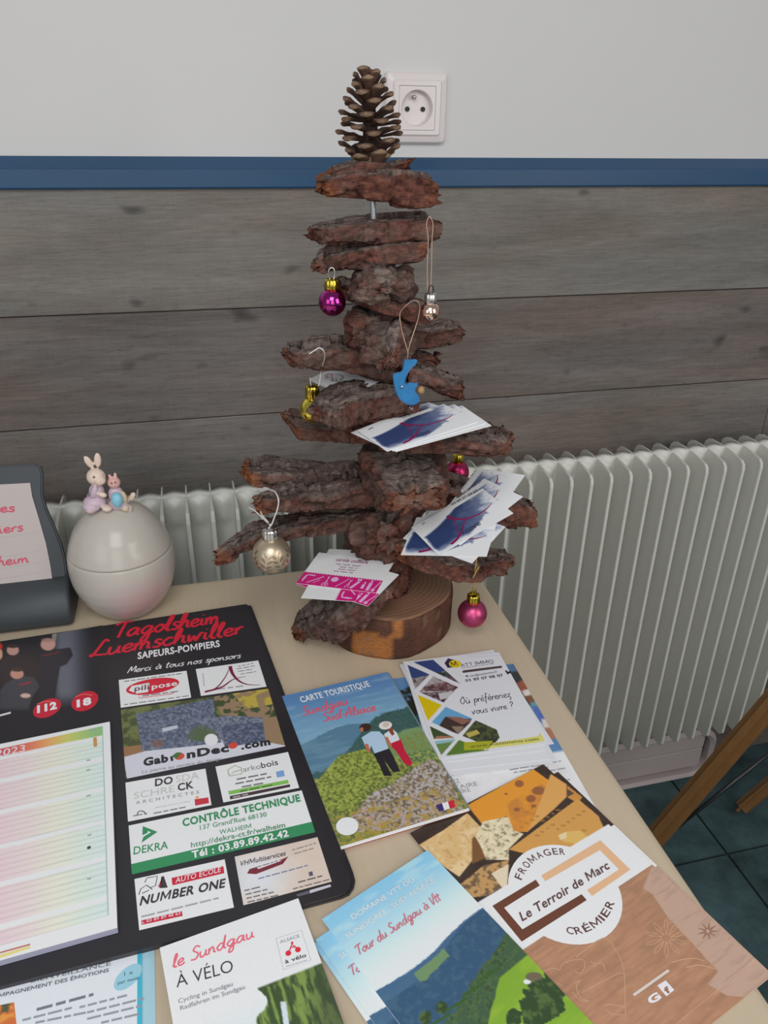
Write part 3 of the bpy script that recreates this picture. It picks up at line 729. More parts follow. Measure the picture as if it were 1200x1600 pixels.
# ================================================================== printed paper
GL = {  # a hand-drawn cursive alphabet: strokes on a grid, x-height 1
 'a': (.95, [[(.72,.85),(.4,1),(.05,.5),(.25,.02),(.58,.35),(.75,.95),(.72,.2),(.95,.08)]]),
 'b': (.7, [[(0,.2),(.35,1.6),(.25,2),(.1,1.4),(.1,.1),(.4,0),(.6,.5),(.35,.9),(.15,.6)]]),
 'c': (.65, [[(.62,.85),(.35,1),(.05,.5),(.3,0),(.68,.25)]]),
 'd': (.95, [[(.7,.85),(.4,1),(.05,.5),(.25,0),(.6,.35),(.86,2.1),(.72,.3),(.95,.05)]]),
 'e': (.65, [[(.02,.38),(.5,.62),(.42,1),(.08,.75),(.08,.2),(.35,0),(.68,.25)]]),
 'f': (.6, [[(.65,1.9),(.42,2.05),(.28,1.2),(.15,-.7)], [(0,.95),(.55,1.02)]]),
 'g': (.9, [[(.7,.85),(.4,1),(.05,.5),(.3,.05),(.64,.5),(.74,.95),(.6,-.7),(.2,-.85),(.4,-.2),(.95,.2)]]),
 'h': (.8, [[(0,.1),(.35,1.6),(.25,2),(.1,1.2),(.08,0)], [(.08,.2),(.3,.85),(.55,.95),(.6,.2),(.82,.05)]]),
 'i': (.35, [[(.1,.95),(.1,.2),(.32,.05)], [(.14,1.35),(.16,1.42)]]),
 'l': (.4, [[(0,.2),(.35,1.6),(.25,2),(.1,1.2),(.15,.1),(.4,.05)]]),
 'm': (1.1, [[(.05,.95),(.05,0)], [(.05,.4),(.28,.95),(.42,.6),(.42,0)], [(.42,.4),(.68,.95),(.85,.6),(.85,.15),(1.05,.05)]]),
 'n': (.75, [[(.05,.95),(.05,0)], [(.05,.4),(.35,.95),(.52,.6),(.52,.15),(.74,.05)]]),
 'o': (.8, [[(.42,1),(.05,.5),(.35,0),(.7,.5),(.42,1),(.5,.8),(.85,.85)]]),
 'p': (.7, [[(.12,.95),(.05,-.9)], [(.1,.4),(.42,1),(.66,.5),(.35,0),(.1,.25)]]),
 'r': (.5, [[(.05,.95),(.08,0)], [(.08,.5),(.32,.95),(.52,.85)]]),
 's': (.5, [[(.5,.88),(.22,.98),(.12,.68),(.45,.35),(.3,0),(0,.12)]]),
 't': (.45, [[(.2,1.7),(.14,.2),(.42,.05)], [(-.1,1.15),(.5,1.25)]]),
 'u': (.8, [[(.05,.95),(.05,.25),(.28,0),(.55,.4),(.6,.95),(.6,.2),(.82,.05)]]),
 'v': (.7, [[(.05,.95),(.25,0),(.55,.95),(.72,.9)]]),
 'w': (.95, [[(.05,.95),(.15,.05),(.42,.7),(.55,.05),(.8,.95),(.95,.9)]]),
 'y': (.75, [[(.05,.95),(.1,.3),(.35,.1),(.6,.95)], [(.6,.95),(.4,-.7),(.1,-.8)]]),
 'z': (.6, [[(.05,.9),(.5,.95),(.1,.1),(.5,.05),(.45,-.55),(.2,-.7)]]),
 'T': (.9, [[(-.1,1.7),(.3,1.98),(1.05,1.95)], [(.58,1.95),(.46,1.0),(.38,.02)]]),
 'L': (.9, [[(.75,1.75),(.5,2.05),(.3,1.2),(.05,.1),(-.05,.3),(.4,.15),(.95,.1)]]),
 'S': (.8, [[(.85,1.7),(.5,2.05),(.2,1.5),(.68,.8),(.5,.1),(0,.15)]]),
 'A': (.95, [[(0,0),(.5,2.05),(.8,0)], [(.12,.7),(.85,.8)]]),
 'M': (1.15, [[(0,0),(.22,1.95),(.5,.5),(.9,1.95),(1.05,.05)]]),
 'O': (1.0, [[(.55,1.95),(.05,1),(.4,0),(.85,1),(.55,1.95),(.8,1.75)]]),
 'V': (.8, [[(0,1.9),(.3,0),(.75,2.05),(1.0,2.0)]]),
 '-': (.5, [[(.08,.6),(.45,.66)]]), '?': (.7, [[(.1,1.5),(.4,2),(.65,1.5),(.3,.9),(.28,.5)], [(.25,.1),(.26,.02)]]),
 ' ': (.5, []),
}
ACC = {'à': ('a', [[(.2,1.6),(.5,1.3)]]), 'é': ('e', [[(.25,1.3),(.5,1.6)]]), 'è': ('e', [[(.1,1.6),(.4,1.3)]]), 'ù': ('u', [[(.1,1.6),(.4,1.3)]])}
_TC = {}
def _glyph(s, bold):
    if (s, bold) in _TC: return _TC[(s, bold)]
    cu = bpy.data.curves.new('t', 'FONT'); cu.body = s; cu.resolution_u = 3; cu.offset = bold; cu.dimensions = '2D'; cu.fill_mode = 'FRONT'
    ob = bpy.data.objects.new('t', cu); COL.objects.link(ob)
    dg = bpy.context.evaluated_depsgraph_get(); me = bpy.data.meshes.new_from_object(ob.evaluated_get(dg))
    V = [(v.co.x, v.co.y) for v in me.vertices]; Fc = [tuple(p.vertices) for p in me.polygons]
    bpy.data.objects.remove(ob); bpy.data.curves.remove(cu); bpy.data.meshes.remove(me)
    _TC[(s, bold)] = (V, Fc); return V, Fc
_ADV = {}
def _adv(c):
    if c not in _ADV:
        x = lambda s: max(v[0] for v in _glyph(s, 0.0)[0])
        _ADV[c] = x('H' + c + 'H') - x('HH')
    return _ADV[c]
def font_mesh(s, bold):
    """lettering laid out glyph by glyph"""
    V, Fc, x = [], [], 0.0
    for c in s:
        if c == 'M':
            st, w_ = .085 + 1.7*bold, .78
            v = [(.07+a, b) for a, b in ((0,0), (st,0), (st,.50), (w_/2,.06), (w_-st,.50), (w_-st,0), (w_,0), (w_,.73), (w_-st*1.05,.73), (w_/2,.23+st*.3), (st*1.05,.73), (0,.73))]
            f = [tuple(t) for t in tessellate_polygon([[Vector((a, b, 0)) for a, b in v]])]
            f = [t if (v[t[1]][0]-v[t[0]][0])*(v[t[2]][1]-v[t[0]][1]) - (v[t[1]][1]-v[t[0]][1])*(v[t[2]][0]-v[t[0]][0]) > 0 else t[::-1] for t in f]; ad = w_ + .15
        elif c == ' ': v, f, ad = [], [], .30
        else: (v, f), ad = _glyph(c, bold), _adv(c)
        n0 = len(V); V += [(a + x, b) for a, b in v]; Fc += [tuple(n0+i for i in t) for t in f]; x += ad + bold*1.2
    return V, Fc
CAP = 0.73
NR = np.random.RandomState(11)
_lat = NR.rand(64, 64)
def vn(x, y, sc=1.0, o=0, seed=0):
    """fractal value noise on numpy arrays, 0..1"""
    tot = 0; amp = 1; wsum = 0
    for k in range(4):
        X = x*sc*2**k + seed*7.3 + o; Yv = y*sc*2**k + seed*3.1
        xi = np.floor(X).astype(int); yi = np.floor(Yv).astype(int); fx = X-xi; fy = Yv-yi
        fx = fx*fx*(3-2*fx); fy = fy*fy*(3-2*fy)
        L = lambda a, b: _lat[(a + k*17 + seed*5) % 64, (b + k*29) % 64]
        tot = tot + amp*((L(xi, yi)*(1-fx) + L(xi+1, yi)*fx)*(1-fy) + (L(xi, yi+1)*(1-fx) + L(xi+1, yi+1)*fx)*fy)
        wsum += amp; amp *= .55
    return tot/wsum
def inpoly(x, y, pts):
    c = np.zeros(x.shape, bool); n = len(pts)
    for i in range(n):
        x0, y0 = pts[i]; x1, y1 = pts[i-1]
        if y0 == y1: continue
        c ^= ((y0 > y) != (y1 > y)) & (x < (x1-x0)*(y-y0)/(y1-y0) + x0)
    return c

INK = 1.0
class Print:
    """a sheet lying in a plane; artwork is given where it shows on the photographed sheet and mapped onto that plane"""
    def __init__(s, o, ax, n, w, h, gain=1.0):
        s.n = Vector(n).normalized(); s.ax = Vector(ax); s.ax = (s.ax - s.n*s.ax.dot(s.n)).normalized(); s.ay = s.n.cross(s.ax)
        s.o = Vector(o); s.w, s.h = w, h; s.vs, s.fs, s.cs = [], [], []; s.z = 0; s.gain = gain           # o = lower left corner
    @classmethod
    def edge(cls, z, pTL, pTR, h, gain=1.0, w=None, p=None, n=None):
        n = Vector(n or (0, 0, 1)); P = Vector(p) if p else Vector((0, 0, z))
        a, b = atplane(*pTL, P, n), atplane(*pTR, P, n); ax = (b-a).normalized(); ay = n.normalized().cross(ax)
        w = w or (b-a).length
        return cls(b - ax*w - ay*h, ax, n, w, h, gain)
    def loc(s, u, v):
        q = atplane(u, v, s.o, s.n) - s.o; return (q.dot(s.ax), q.dot(s.ay))
    def W(s, x, y, l): return s.o + s.ax*x + s.ay*y + s.n*l
    def ink(s, c): return K(*c, s.gain)
    def add(s, pts, faces, col, layer, lift=0):
        if lift: pts = [pts[i] for f in faces for i in f]
        n0 = len(s.vs); s.z += 0 if not lift else 1
        s.vs += [s.W(x, y, .00005*layer + (lift*j if lift else 0)) for j, (x, y) in enumerate(pts)]
        if lift:
            q_ = []; j = 0
            for f in faces: q_.append(tuple(range(j, j+len(f)))); j += len(f)
            faces = q_
        s.fs += [tuple(n0+i for i in f) for f in faces]
        c = s.ink(col) if not isinstance(col, list) else None
        s.cs += [c]*len(pts) if c else [s.ink(q) for q in col]
    def body(s, thick, top=(232, 232, 234), side=(215, 215, 215), rad=0.0, outline=None):
        """the sheet itself"""
        x0, y0, x1, y1 = 0, 0, s.w, s.h
        pts = [(x0, y0), (x1, y0), (x1, y1), (x0, y1)] if not rad else [(cx_ + rad*math.cos(math.radians(a)), cy_ + rad*math.sin(math.radians(a)))
               for cx_, cy_, a0 in ((x0+rad, y0+rad, 180), (x1-rad, y0+rad, 270), (x1-rad, y1-rad, 0), (x0+rad, y1-rad, 90)) for a in range(a0, a0+91, 15)]
        if outline: pts = [s.loc(*q) for q in outline]
        n = len(pts); s.add(pts, [tuple(range(n))], top, 0)
        n0 = len(s.vs); s.vs += [s.W(x, y, 0) for x, y in pts] + [s.W(x, y, -thick) for x, y in pts]; s.cs += [s.ink(side)]*(2*n)
        s.fs += [(n0+k, n0+n+k, n0+n+(k+1) % n, n0+(k+1) % n) for k in range(n)] + [tuple(n0+n+k for k in range(n-1, -1, -1))]
    def lpoly(s, pts, col, layer=1):
        area_ = sum(a[0]*b[1]-b[0]*a[1] for a, b in zip(pts, pts[1:]+pts[:1]))
        if area_ < 0: pts = pts[::-1]
        tri = tessellate_polygon([[Vector((x, y, 0)) for x, y in pts]])
        out = []
        for t_ in tri:
            (ax_, ay_), (bx_, by_), (cx_, cy_) = (pts[i] for i in t_)
            out.append(tuple(t_) if (bx_-ax_)*(cy_-ay_) - (by_-ay_)*(cx_-ax_) > 0 else tuple(t_)[::-1])
        s.add(pts, out, col, layer)
    def poly(s, px, col, layer=1): s.lpoly([s.loc(*p) for p in px], col, layer)
    def uvpoly(s, uv, col, layer=1): s.lpoly([(a*s.w, b*s.h) for a, b in uv], col, layer)
    def disc(s, c, e, col, layer=1, n=28, inner=0):
        """circle with its centre at photo point c and its rim through e"""
        a, b = s.loc(*c), s.loc(*e); r = math.dist(a, b)
        s.lpoly([(a[0]+r*math.cos(2*math.pi*k/n), a[1]+r*math.sin(2*math.pi*k/n)) for k in range(n)], col, layer); return a, r
    def ellipse(s, px4, col, layer=1, n=32):
        """ellipse inside the photo box left, right, top, bottom points"""
        l, r, t, b = [Vector(s.loc(*p)) for p in px4]; c = (l+r)/2; a = (r-l)/2; d = (t-b)/2
        s.lpoly([tuple(c + a*math.cos(2*math.pi*k/n) + d*math.sin(2*math.pi*k/n)) for k in range(n)], col, layer)
    def ribbon(s, path, hw, col, layer=2):
        path = [Vector(p) for p in path]; L, N = [], len(path)
        for i, p in enumerate(path):
            t = path[min(i+1, N-1)] - path[max(i-1, 0)]
            if t.length < 1e-9: t = Vector((1, 0))
            t.normalize(); nn = Vector((-t.y, t.x)); h = hw(i/(N-1)) if callable(hw) else hw
            L += [tuple(p + nn*h), tuple(p - nn*h)]
        s.add(L, [(2*i, 2*i+1, 2*i+3, 2*i+2) for i in range(N-1)], col, layer, 3e-7)
    def line(s, px, col, wpx, layer=2, sm=0):
        pts = [Vector((*s.loc(*p), 0)) for p in px]
        if sm: pts = smooth_path(pts, sm)
        k = math.dist(s.loc(*px[0]), s.loc(px[0][0]+1, px[0][1]))
        s.ribbon([p.xy for p in pts], (lambda t: wpx(t)*k/2) if callable(wpx) else wpx*k/2, col, layer)
    def _base(s, A, B, hpx):
        a, b = Vector(s.loc(*A)), Vector(s.loc(*B)); d = (b-a); L = d.length; d.normalize(); up = Vector((-d.y, d.x))
        q = Vector(s.loc((A[0]+B[0])/2, (A[1]+B[1])/2 - hpx)) - (a+b)/2
        return a, d, up, L, abs(q.dot(up))
    def text(s, t, A, B, hpx, col, layer=3, bold=0.0, shear=0.0):
        """lettering from photo point A to B along the base line, capitals hpx rows tall"""
        V, Fc = font_mesh(t, bold); a, d, up, L, H_ = s._base(A, B, hpx)
        x0 = min(v[0] for v in V); x1 = max(v[0] for v in V); k = L/(x1-x0); ky = H_/CAP
        s.add([tuple(a + d*((x-x0)*k + shear*y*ky) + up*(y*ky)) for x, y in V], Fc, col, layer, 3e-7)
    def script(s, t, A, B, hpx, col, wpx=1.6, layer=3, shear=.15):
        """cursive lettering; hpx = x-height in rows"""
        a, d, up, L, H_ = s._base(A, B, hpx); x = 0; st = []
        for ch in t:
            extra = []
            if ch in ACC: ch, extra = ACC[ch]
            wd, strokes = GL[ch]
            for q in strokes + extra: st.append([(x + px_, py_) for px_, py_ in q])
            x += wd + .06
        kx = L/x; k = math.dist(s.loc(*A), s.loc(A[0]+1, A[1]))
        for q in st:
            p = smooth_path([(px_, py_, 0) for px_, py_ in q], 5)
            s.ribbon([a + d*(v.x*kx + shear*v.y*H_) + up*(v.y*H_) for v in p], wpx*k/2, col, layer)
    def blur(s, A, B, hpx, col, layer=2, words=None):
        """a line of print too small to read: word-sized dashes"""
        a, d, up, L, H_ = s._base(A, B, hpx); x = 0
        rnd = random.Random(int(A[0]*7 + A[1]*13))
        while x < L - H_:
            wl = min(L - x, H_*rnd.uniform(1.6, 5))
            p = [a + d*x, a + d*(x+wl), a + d*(x+wl) + up*H_*.75, a + d*x + up*H_*.75]
            s.lpoly([tuple(q) for q in p], col, layer); x += wl + H_*.8
    def pic(s, px4, nx, ny, fn, layer=1):
        """printed picture: quad TL, TR, BR, BL in the photo; fn(u, v) in 0..1 from the top left gives 0..255 colours"""
        c = [Vector(s.loc(*p)) for p in px4]; s.lpic(c, nx, ny, fn, layer)
    def lpic(s, c, nx, ny, fn, layer=1):
        rgb = 0
        for du, dv in ((-.3, -.1), (.1, -.3), (.3, .1), (-.1, .3)):
            U, V_ = np.meshgrid(np.linspace(0, 1, nx+1) + du/nx, np.linspace(0, 1, ny+1) + dv/ny); rgb = rgb + np.clip(fn(U, V_), 0, 255)/4
        rgb = rgb.reshape(-1, 3)/255.0
        lin = np.where(rgb <= .04045, rgb/12.92, ((rgb+.055)/1.055)**2.4)*s.gain
        n0 = len(s.vs)
        for v in np.linspace(0, 1, ny+1):
            l, r = c[0].lerp(c[3], v), c[1].lerp(c[2], v)
            for u in np.linspace(0, 1, nx+1):
                q = l.lerp(r, u); s.vs.append(s.W(q[0], q[1], .00005*layer))
        s.cs += [tuple(x) for x in np.minimum(lin, .9)]
        w_ = nx+1
        s.fs += [(n0+j*w_+i, n0+(j+1)*w_+i, n0+(j+1)*w_+i+1, n0+j*w_+i+1) for j in range(ny) for i in range(nx)]
    def build(s, name, m, parent=None):
        return mesh_py(name, s.vs, s.fs, m, parent, False, s.cs)
def layers(shape):
    return np.zeros(shape + (3,))
def blend(img, mask, col):
    mk = mask[..., None] if mask.ndim == 2 else mask
    return img*(1-mk) + np.array(col, float)*mk
def sstep(a, b, x):
    t = np.clip((x-a)/(b-a), 0, 1); return t*t*(3-2*t)

# ------------------------------------------------------------------ business cards on the branches
CARDG = 1.25
def card_from_pose(c, ax, n, w=.0875, h=.0567):
    c = Vector(c)
    p = Print((0, 0, 0), ax, n, w, h, CARDG); p.o = c - p.ax*w/2 - p.ay*h/2; return p
def card_turned(base, w, h, dx, dy, ang, drop):
    """another card in the same pile: shifted and turned in its plane, lower by drop"""
    a = math.radians(ang); ax = base.ax*math.cos(a) + base.ay*math.sin(a)
    p = Print((0, 0, 0), ax, base.n, w, h, CARDG); c = base.W(base.w/2 + dx, base.h/2 + dy, -drop); p.o = c - p.ax*w/2 - p.ay*h/2; return p
WHITE = (238, 238, 240)
def salon_art(p, tools=True):
    """white card with a magenta scalloped strip of hairdressing tools along its lower edge"""
    w, h = p.w, p.h; MG = (200, 28, 118); PK = (244, 178, 214)
    top = [(w, .36*h), (w, 0), (0, 0), (0, .36*h)]
    wav = [(w*k/60, h*(.36 + .018*(1 if k % 2 else -1))) for k in range(61)]
    p.lpoly([(0, 0), (w, 0)] + wav[::-1], MG, 1)
    def st(pts, hw): p.ribbon([Vector((x*w, y*h*.36)) for x, y in pts], hw*w, PK, 2)
    def bx(x0, y0, x1, y1): p.lpoly([(x0*w, y0*h*.36), (x1*w, y0*h*.36), (x1*w, y1*h*.36), (x0*w, y1*h*.36)], PK, 2)
    st([(.045, .35), (.06, .75), (.10, .80), (.165, .78)], .010); st([(.05, .22), (.062, .6)], .008)        # dryer
    st([(.12, .16), (.28, .80)], .007); st([(.20, .2), (.26, .5)], .004)                                     # comb
    st([(.335, .22), (.352, .85)], .004); st([(.36, .22), (.335, .85)], .004)                               # scissors
    for cx_ in (.325, .37): p.ribbon([Vector((w*(cx_ + .016*math.cos(a)), h*.36*(.18 + .11*math.sin(a)))) for a in [k*math.pi/6 for k in range(13)]], .004*w, PK, 2)
    p.lpoly([(w*(.43 + .045*math.cos(a)), h*.36*(.66 + .2*math.sin(a))) for a in [k*math.pi/8 for k in range(16)]], PK, 2)
    st([(.49, .1), (.60, .85)], .005); st([(.60, .12), (.645, .8)], .005); st([(.62, .8), (.645, .1)], .003)
    st([(.675, .12), (.735, .72)], .017); bx(.70, .78, .755, .92); bx(.79, .2, .825, .55); bx(.80, .6, .82, .75)
    bx(.86, .1, .90, .72); bx(.87, .76, .892, .92); st([(.94, .2), (.985, .88)], .006); bx(.925, .08, .965, .26)
pA = card_from_pose((.1319, .6684, .8369), (.8178, -.5659, .1046), (-.1452, -.0271, .989))
pA.body(.0004, WHITE); salon_art(pA)
pA.text('carole coiffure', (524, 876.5), (574, 881.5), 5.5, (150, 60, 110), 3, .012)
for q in ((525, 882, 567, 886), (530, 886.5, 558, 889), (528, 890, 555, 892.5), (521, 893, 557, 896.5)): pA.blur(q[:2], q[2:], 2.2, (175, 140, 160))
tag(pA.build('business_card', M_matte), 'white and magenta salon card lying topmost of its pile on the low left branch', 'business card', 'salon cards')
pD = card_turned(pA, .0875, .0567, -.004, -.003, 95, .0009); pD.body(.0004, WHITE); salon_art(pD)
tag(pD.build('business_card', M_matte), 'salon card turned crosswise, its white corner poking out lowest at the front of the pile', 'business card', 'salon cards')
pC = card_turned(pA, .0875, .0567, .006, -.010, -13, .0018); pC.body(.0004, WHITE); salon_art(pC)
tag(pC.build('business_card', M_matte), 'salon card sticking out at the right from under the others', 'business card', 'salon cards')

def brush_art(p, phone=True):
    """white card with a navy water-colour sweep and a crimson ribbon figure"""
    w, h = p.w, p.h; NAVY = (46, 62, 104); CR = (132, 16, 72)
    def fn(U, V_):
        img = np.zeros(U.shape + (3,)) + np.array(WHITE, float)
        x, y = U, 1 - V_
        d = (y - (.30 + .36*x)) + .10*np.sin(x*4.2 + 1.0)
        n1 = vn(x*9, y*9, 1, 0, 3); n2 = vn(x*26, y*7, 1, 0, 5)
        half = .37 - .20*np.clip(x-.55, 0, 1)
        m_ = sstep(half + .03, half - .03, np.abs(d) + .26*(n2-.5)*sstep(.45, .9, x)) * sstep(.01, .05, x + .04*(n1-.5)) * sstep(1.02, .74, x + .5*(n1-.5))
        m_ = m_*sstep(-.02, .14, y + .10*(n1-.5) - .04)
        tone = np.clip(1.15 - .50*x + .35*(n1-.5) + .3*(d/.3)*.3, .2, 1)
        return blend(img, m_*tone, NAVY)
    p.lpic([Vector((0, h)), Vector((w, h)), Vector((w, 0)), Vector((0, 0))], 84, 54, fn, 1)
    def sw(pts, hw): p.ribbon([v.xy for v in smooth_path([(x*w, y*h, 0) for x, y in pts], 8)], hw, CR, 2)
    sw([(.42, .80), (.44, .66), (.52, .52), (.62, .44), (.74, .42), (.86, .46), (.93, .53)], lambda t: w*(.017*(1-t)**.7 + .002))
    sw([(.20, .085), (.30, .13), (.40, .25), (.50, .40), (.57, .48)], lambda t: w*(.016*(1-t) + .003))
    sw([(.44, .70), (.42, .50), (.36, .28), (.30, .13)], lambda t: w*.004)
def brush_words(p, A1, B1, h1, A2, B2, h2):
    p.script('Tcove', A1, B1, h1, (60, 56, 80), 1.1)
    if A2: p.text('03.89.07.08.57', A2, B2, h2, (40, 40, 52), 3, .01)
CR_GRP = 'white and navy brushwork cards'
pU = card_from_pose((.1832, .6044, 1.0147), (.9661, .2179, .1387), (-.142, -.0008, .9899))
pU.body(.0004, WHITE); brush_art(pU)
pU.script('Tcove', (646, 686), (675, 675), 4.6, (50, 46, 70), 1.5)
pU.lpoly([(.36*pU.w, .84*pU.h), (.84*pU.w, .90*pU.h), (.84*pU.w, 1.0*pU.h), (.36*pU.w, .95*pU.h)], WHITE, 2)
pU.text('03.89.07.08.57', (630, 653.5), (672, 637.5), 4.5, (60, 56, 70), 3, .01)
pU.blur((577, 672), (585, 668), 3, (130, 130, 150))
tag(pU.build('business_card', M_matte), 'white and navy card topmost of the upper pile below the blue ornament', 'business card', CR_GRP)
for (dx, dy, an, lab) in ((.006, -.004, -3, 'card second in the upper pile, edge at lower right'), (.009, -.008, -6, 'card lowest in the upper pile below the blue ornament'), (-.001, .012, 9, 'card tilted behind the upper pile under the blue ornament')):
    q = card_turned(pU, .0875, .0567, dx, dy, an, .0006*(1 + ((.006, .009, -.001).index(dx)))); q.body(.0004, WHITE); brush_art(q)
    tag(q.build('business_card', M_matte), 'white and navy ' + lab, 'business card', CR_GRP)
pL = card_from_pose((.2396, .6304, .9033), (.9266, .1778, .3314), (-.3149, -.1153, .9421), .085, .055)
pL.body(.0004, WHITE); brush_art(pL)
pL.script('Tcove', (722, 836.5), (752, 819), 5.2, (50, 46, 70), 1.6)
pL.lpoly([(.44*pL.w, .88*pL.h), (1.0*pL.w, .93*pL.h), (1.0*pL.w, 1.0*pL.h), (.44*pL.w, 1.0*pL.h)], WHITE, 2)
pL.text('03.89.07.08.57', (707, 790), (748, 767.5), 4.6, (60, 56, 70), 3, .01)
pL.blur((660, 820), (665, 817), 3, (130, 130, 150))
tag(pL.build('business_card', M_matte), 'white and navy card topmost of the lower right pile, its whole face in view', 'business card', CR_GRP)
def right_edge_card(pTR, pBR, drop, lab, phone=None):
    P = pL.W(0, 0, -drop); tr, br = atplane(*pTR, P, pL.n), atplane(*pBR, P, pL.n)
    ay = (tr-br).normalized(); ax = ay.cross(pL.n)
    q = Print(tr - ax*.085 - ay*.055, ax, pL.n, .085, .055, CARDG); q.body(.0004, WHITE); brush_art(q)
    if phone:
        q.lpoly([(.44*q.w, .86*q.h), (1.0*q.w, .86*q.h), (1.0*q.w, 1.0*q.h), (.44*q.w, 1.0*q.h)], WHITE, 2); q.text('03.89.07.08.57', *phone, 4.4, (70, 66, 80), 3, .01)
    tag(q.build('business_card', M_matte), lab, 'business card', CR_GRP)
right_edge_card((756.6, 747.5), (815, 775), .0007, 'white and navy card second in the lower right pile, edged out above the top card', ((716, 779), (754, 752)))
right_edge_card((746.5, 731), (818, 742), .0014, 'white and navy card fanned out highest, furthest back in the lower right pile', ((723, 765), (746, 733)))
right_edge_card((779, 808), (772, 831), .0021, 'white and navy card of the lower right pile with only a plain white corner showing')
right_edge_card((789.6, 822.7), (753, 863), .0028, 'white and navy card at the bottom of the lower right pile, jutting towards the radiator')

# two cards with a red and black letter badge stuck behind the gold bauble
pe = Print((0, 0, 0), (1, 0, 0), (-.13, -.17, .977), .085, .055, CARDG)
P0 = aty(484, 592, .705); dl_ = (atplane(520, 609.5, P0, pe.n) - P0).normalized()
pe.ax = dl_; pe.ay = pe.n.cross(pe.ax)
for drop, lab in ((0, 'small white card with a red and black letter badge tucked behind the gold bauble'), (.0012, 'plain white card underneath the letter badge card behind the gold bauble')):
    q = Print(P0 - pe.n*drop - pe.ax*drop*.9, pe.ax, pe.n, .055, .060, CARDG); q.body(.0004, (228, 226, 224))
    if drop == 0:
        RD, BK = (180, 50, 70), (60, 58, 70)
        q.line([(512, 592), (509, 590), (508.5, 585.5), (512, 584), (521, 584.5)], RD, 1.3)
        q.line([(511.5, 589.5), (512, 585.5), (518, 586), (519.5, 588), (517, 590.5), (511.5, 589.5)], RD, 1.6)
        q.line([(524, 585), (531, 585.5), (536, 588.5), (535, 593.5), (530, 597), (519, 595.5), (516, 592.5)], BK, 1.1)
        q.line([(520, 590.5), (520, 594.5), (525, 595), (525.5, 591.5)], BK, 1.6); q.line([(525, 595), (531, 595), (533, 591.5)], BK, 1.6)
        q.text('PE', (524, 603), (536, 599.5), 4, BK, 3, .01)
    tag(q.build('business_card', M_matte), lab, 'business card', 'letter badge cards')
# ================================================================== leaflets on the table
def _picpx(s, px4, nx, ny, fn, layer=1):
    c = [Vector(s.loc(*p)) for p in px4]
    Rt = np.array(R.transposed())
    def f2(U, V_):
        L = [np.array(x) for x in c]
        P = (L[0]*(1-V_)[..., None] + L[3]*V_[..., None])*(1-U)[..., None] + (L[1]*(1-V_)[..., None] + L[2]*V_[..., None])*U[..., None]
        Wd = np.array(s.o) + P[..., :1]*np.array(s.ax) + P[..., 1:]*np.array(s.ay) - np.array(CAMP)
        C = Wd @ Rt.T
        return fn(CX + F*C[..., 0]/C[..., 2], CY + F*C[..., 1]/C[..., 2], P[..., 0], P[..., 1])
    s.lpic(c, nx, ny, f2, layer)
Print.picpx = _picpx
def full(s): return [Vector((0, s.h)), Vector((s.w, s.h)), Vector((s.w, 0)), Vector((0, 0))]
def _cover(s, nx, ny, fn, layer=1):
    s.lpic(full(s), nx, ny, lambda U, V_: fn(*[a for a in s._px(U*s.w, (1-V_)*s.h)], U*s.w, (1-V_)*s.h), layer)
def _px(s, X, Y_):
    Wd = np.array(s.o) + X[..., None]*np.array(s.ax) + Y_[..., None]*np.array(s.ay) - np.array(CAMP)
    C = Wd @ np.array(R); return CX + F*C[..., 0]/C[..., 2], CY + F*C[..., 1]/C[..., 2]
Print.cover = _cover; Print._px = _px
def dist_z(a, b, z): return (atz(*a, z) - atz(*b, z)).length
def paint(img, x, y, pts, col, soft=None):
    return blend(img, inpoly(x, y, pts).astype(float), col)
def blob(img, x, y, cx_, cy_, rx_, ry_, col, a=1.0):
    return blend(img, a*sstep(1.15, .85, ((x-cx_)/rx_)**2 + ((y-cy_)/ry_)**2), col)
def const(x, c): return np.zeros(x.shape + (3,)) + np.array(c, float)
PG = 1.18                                                    # print brightness

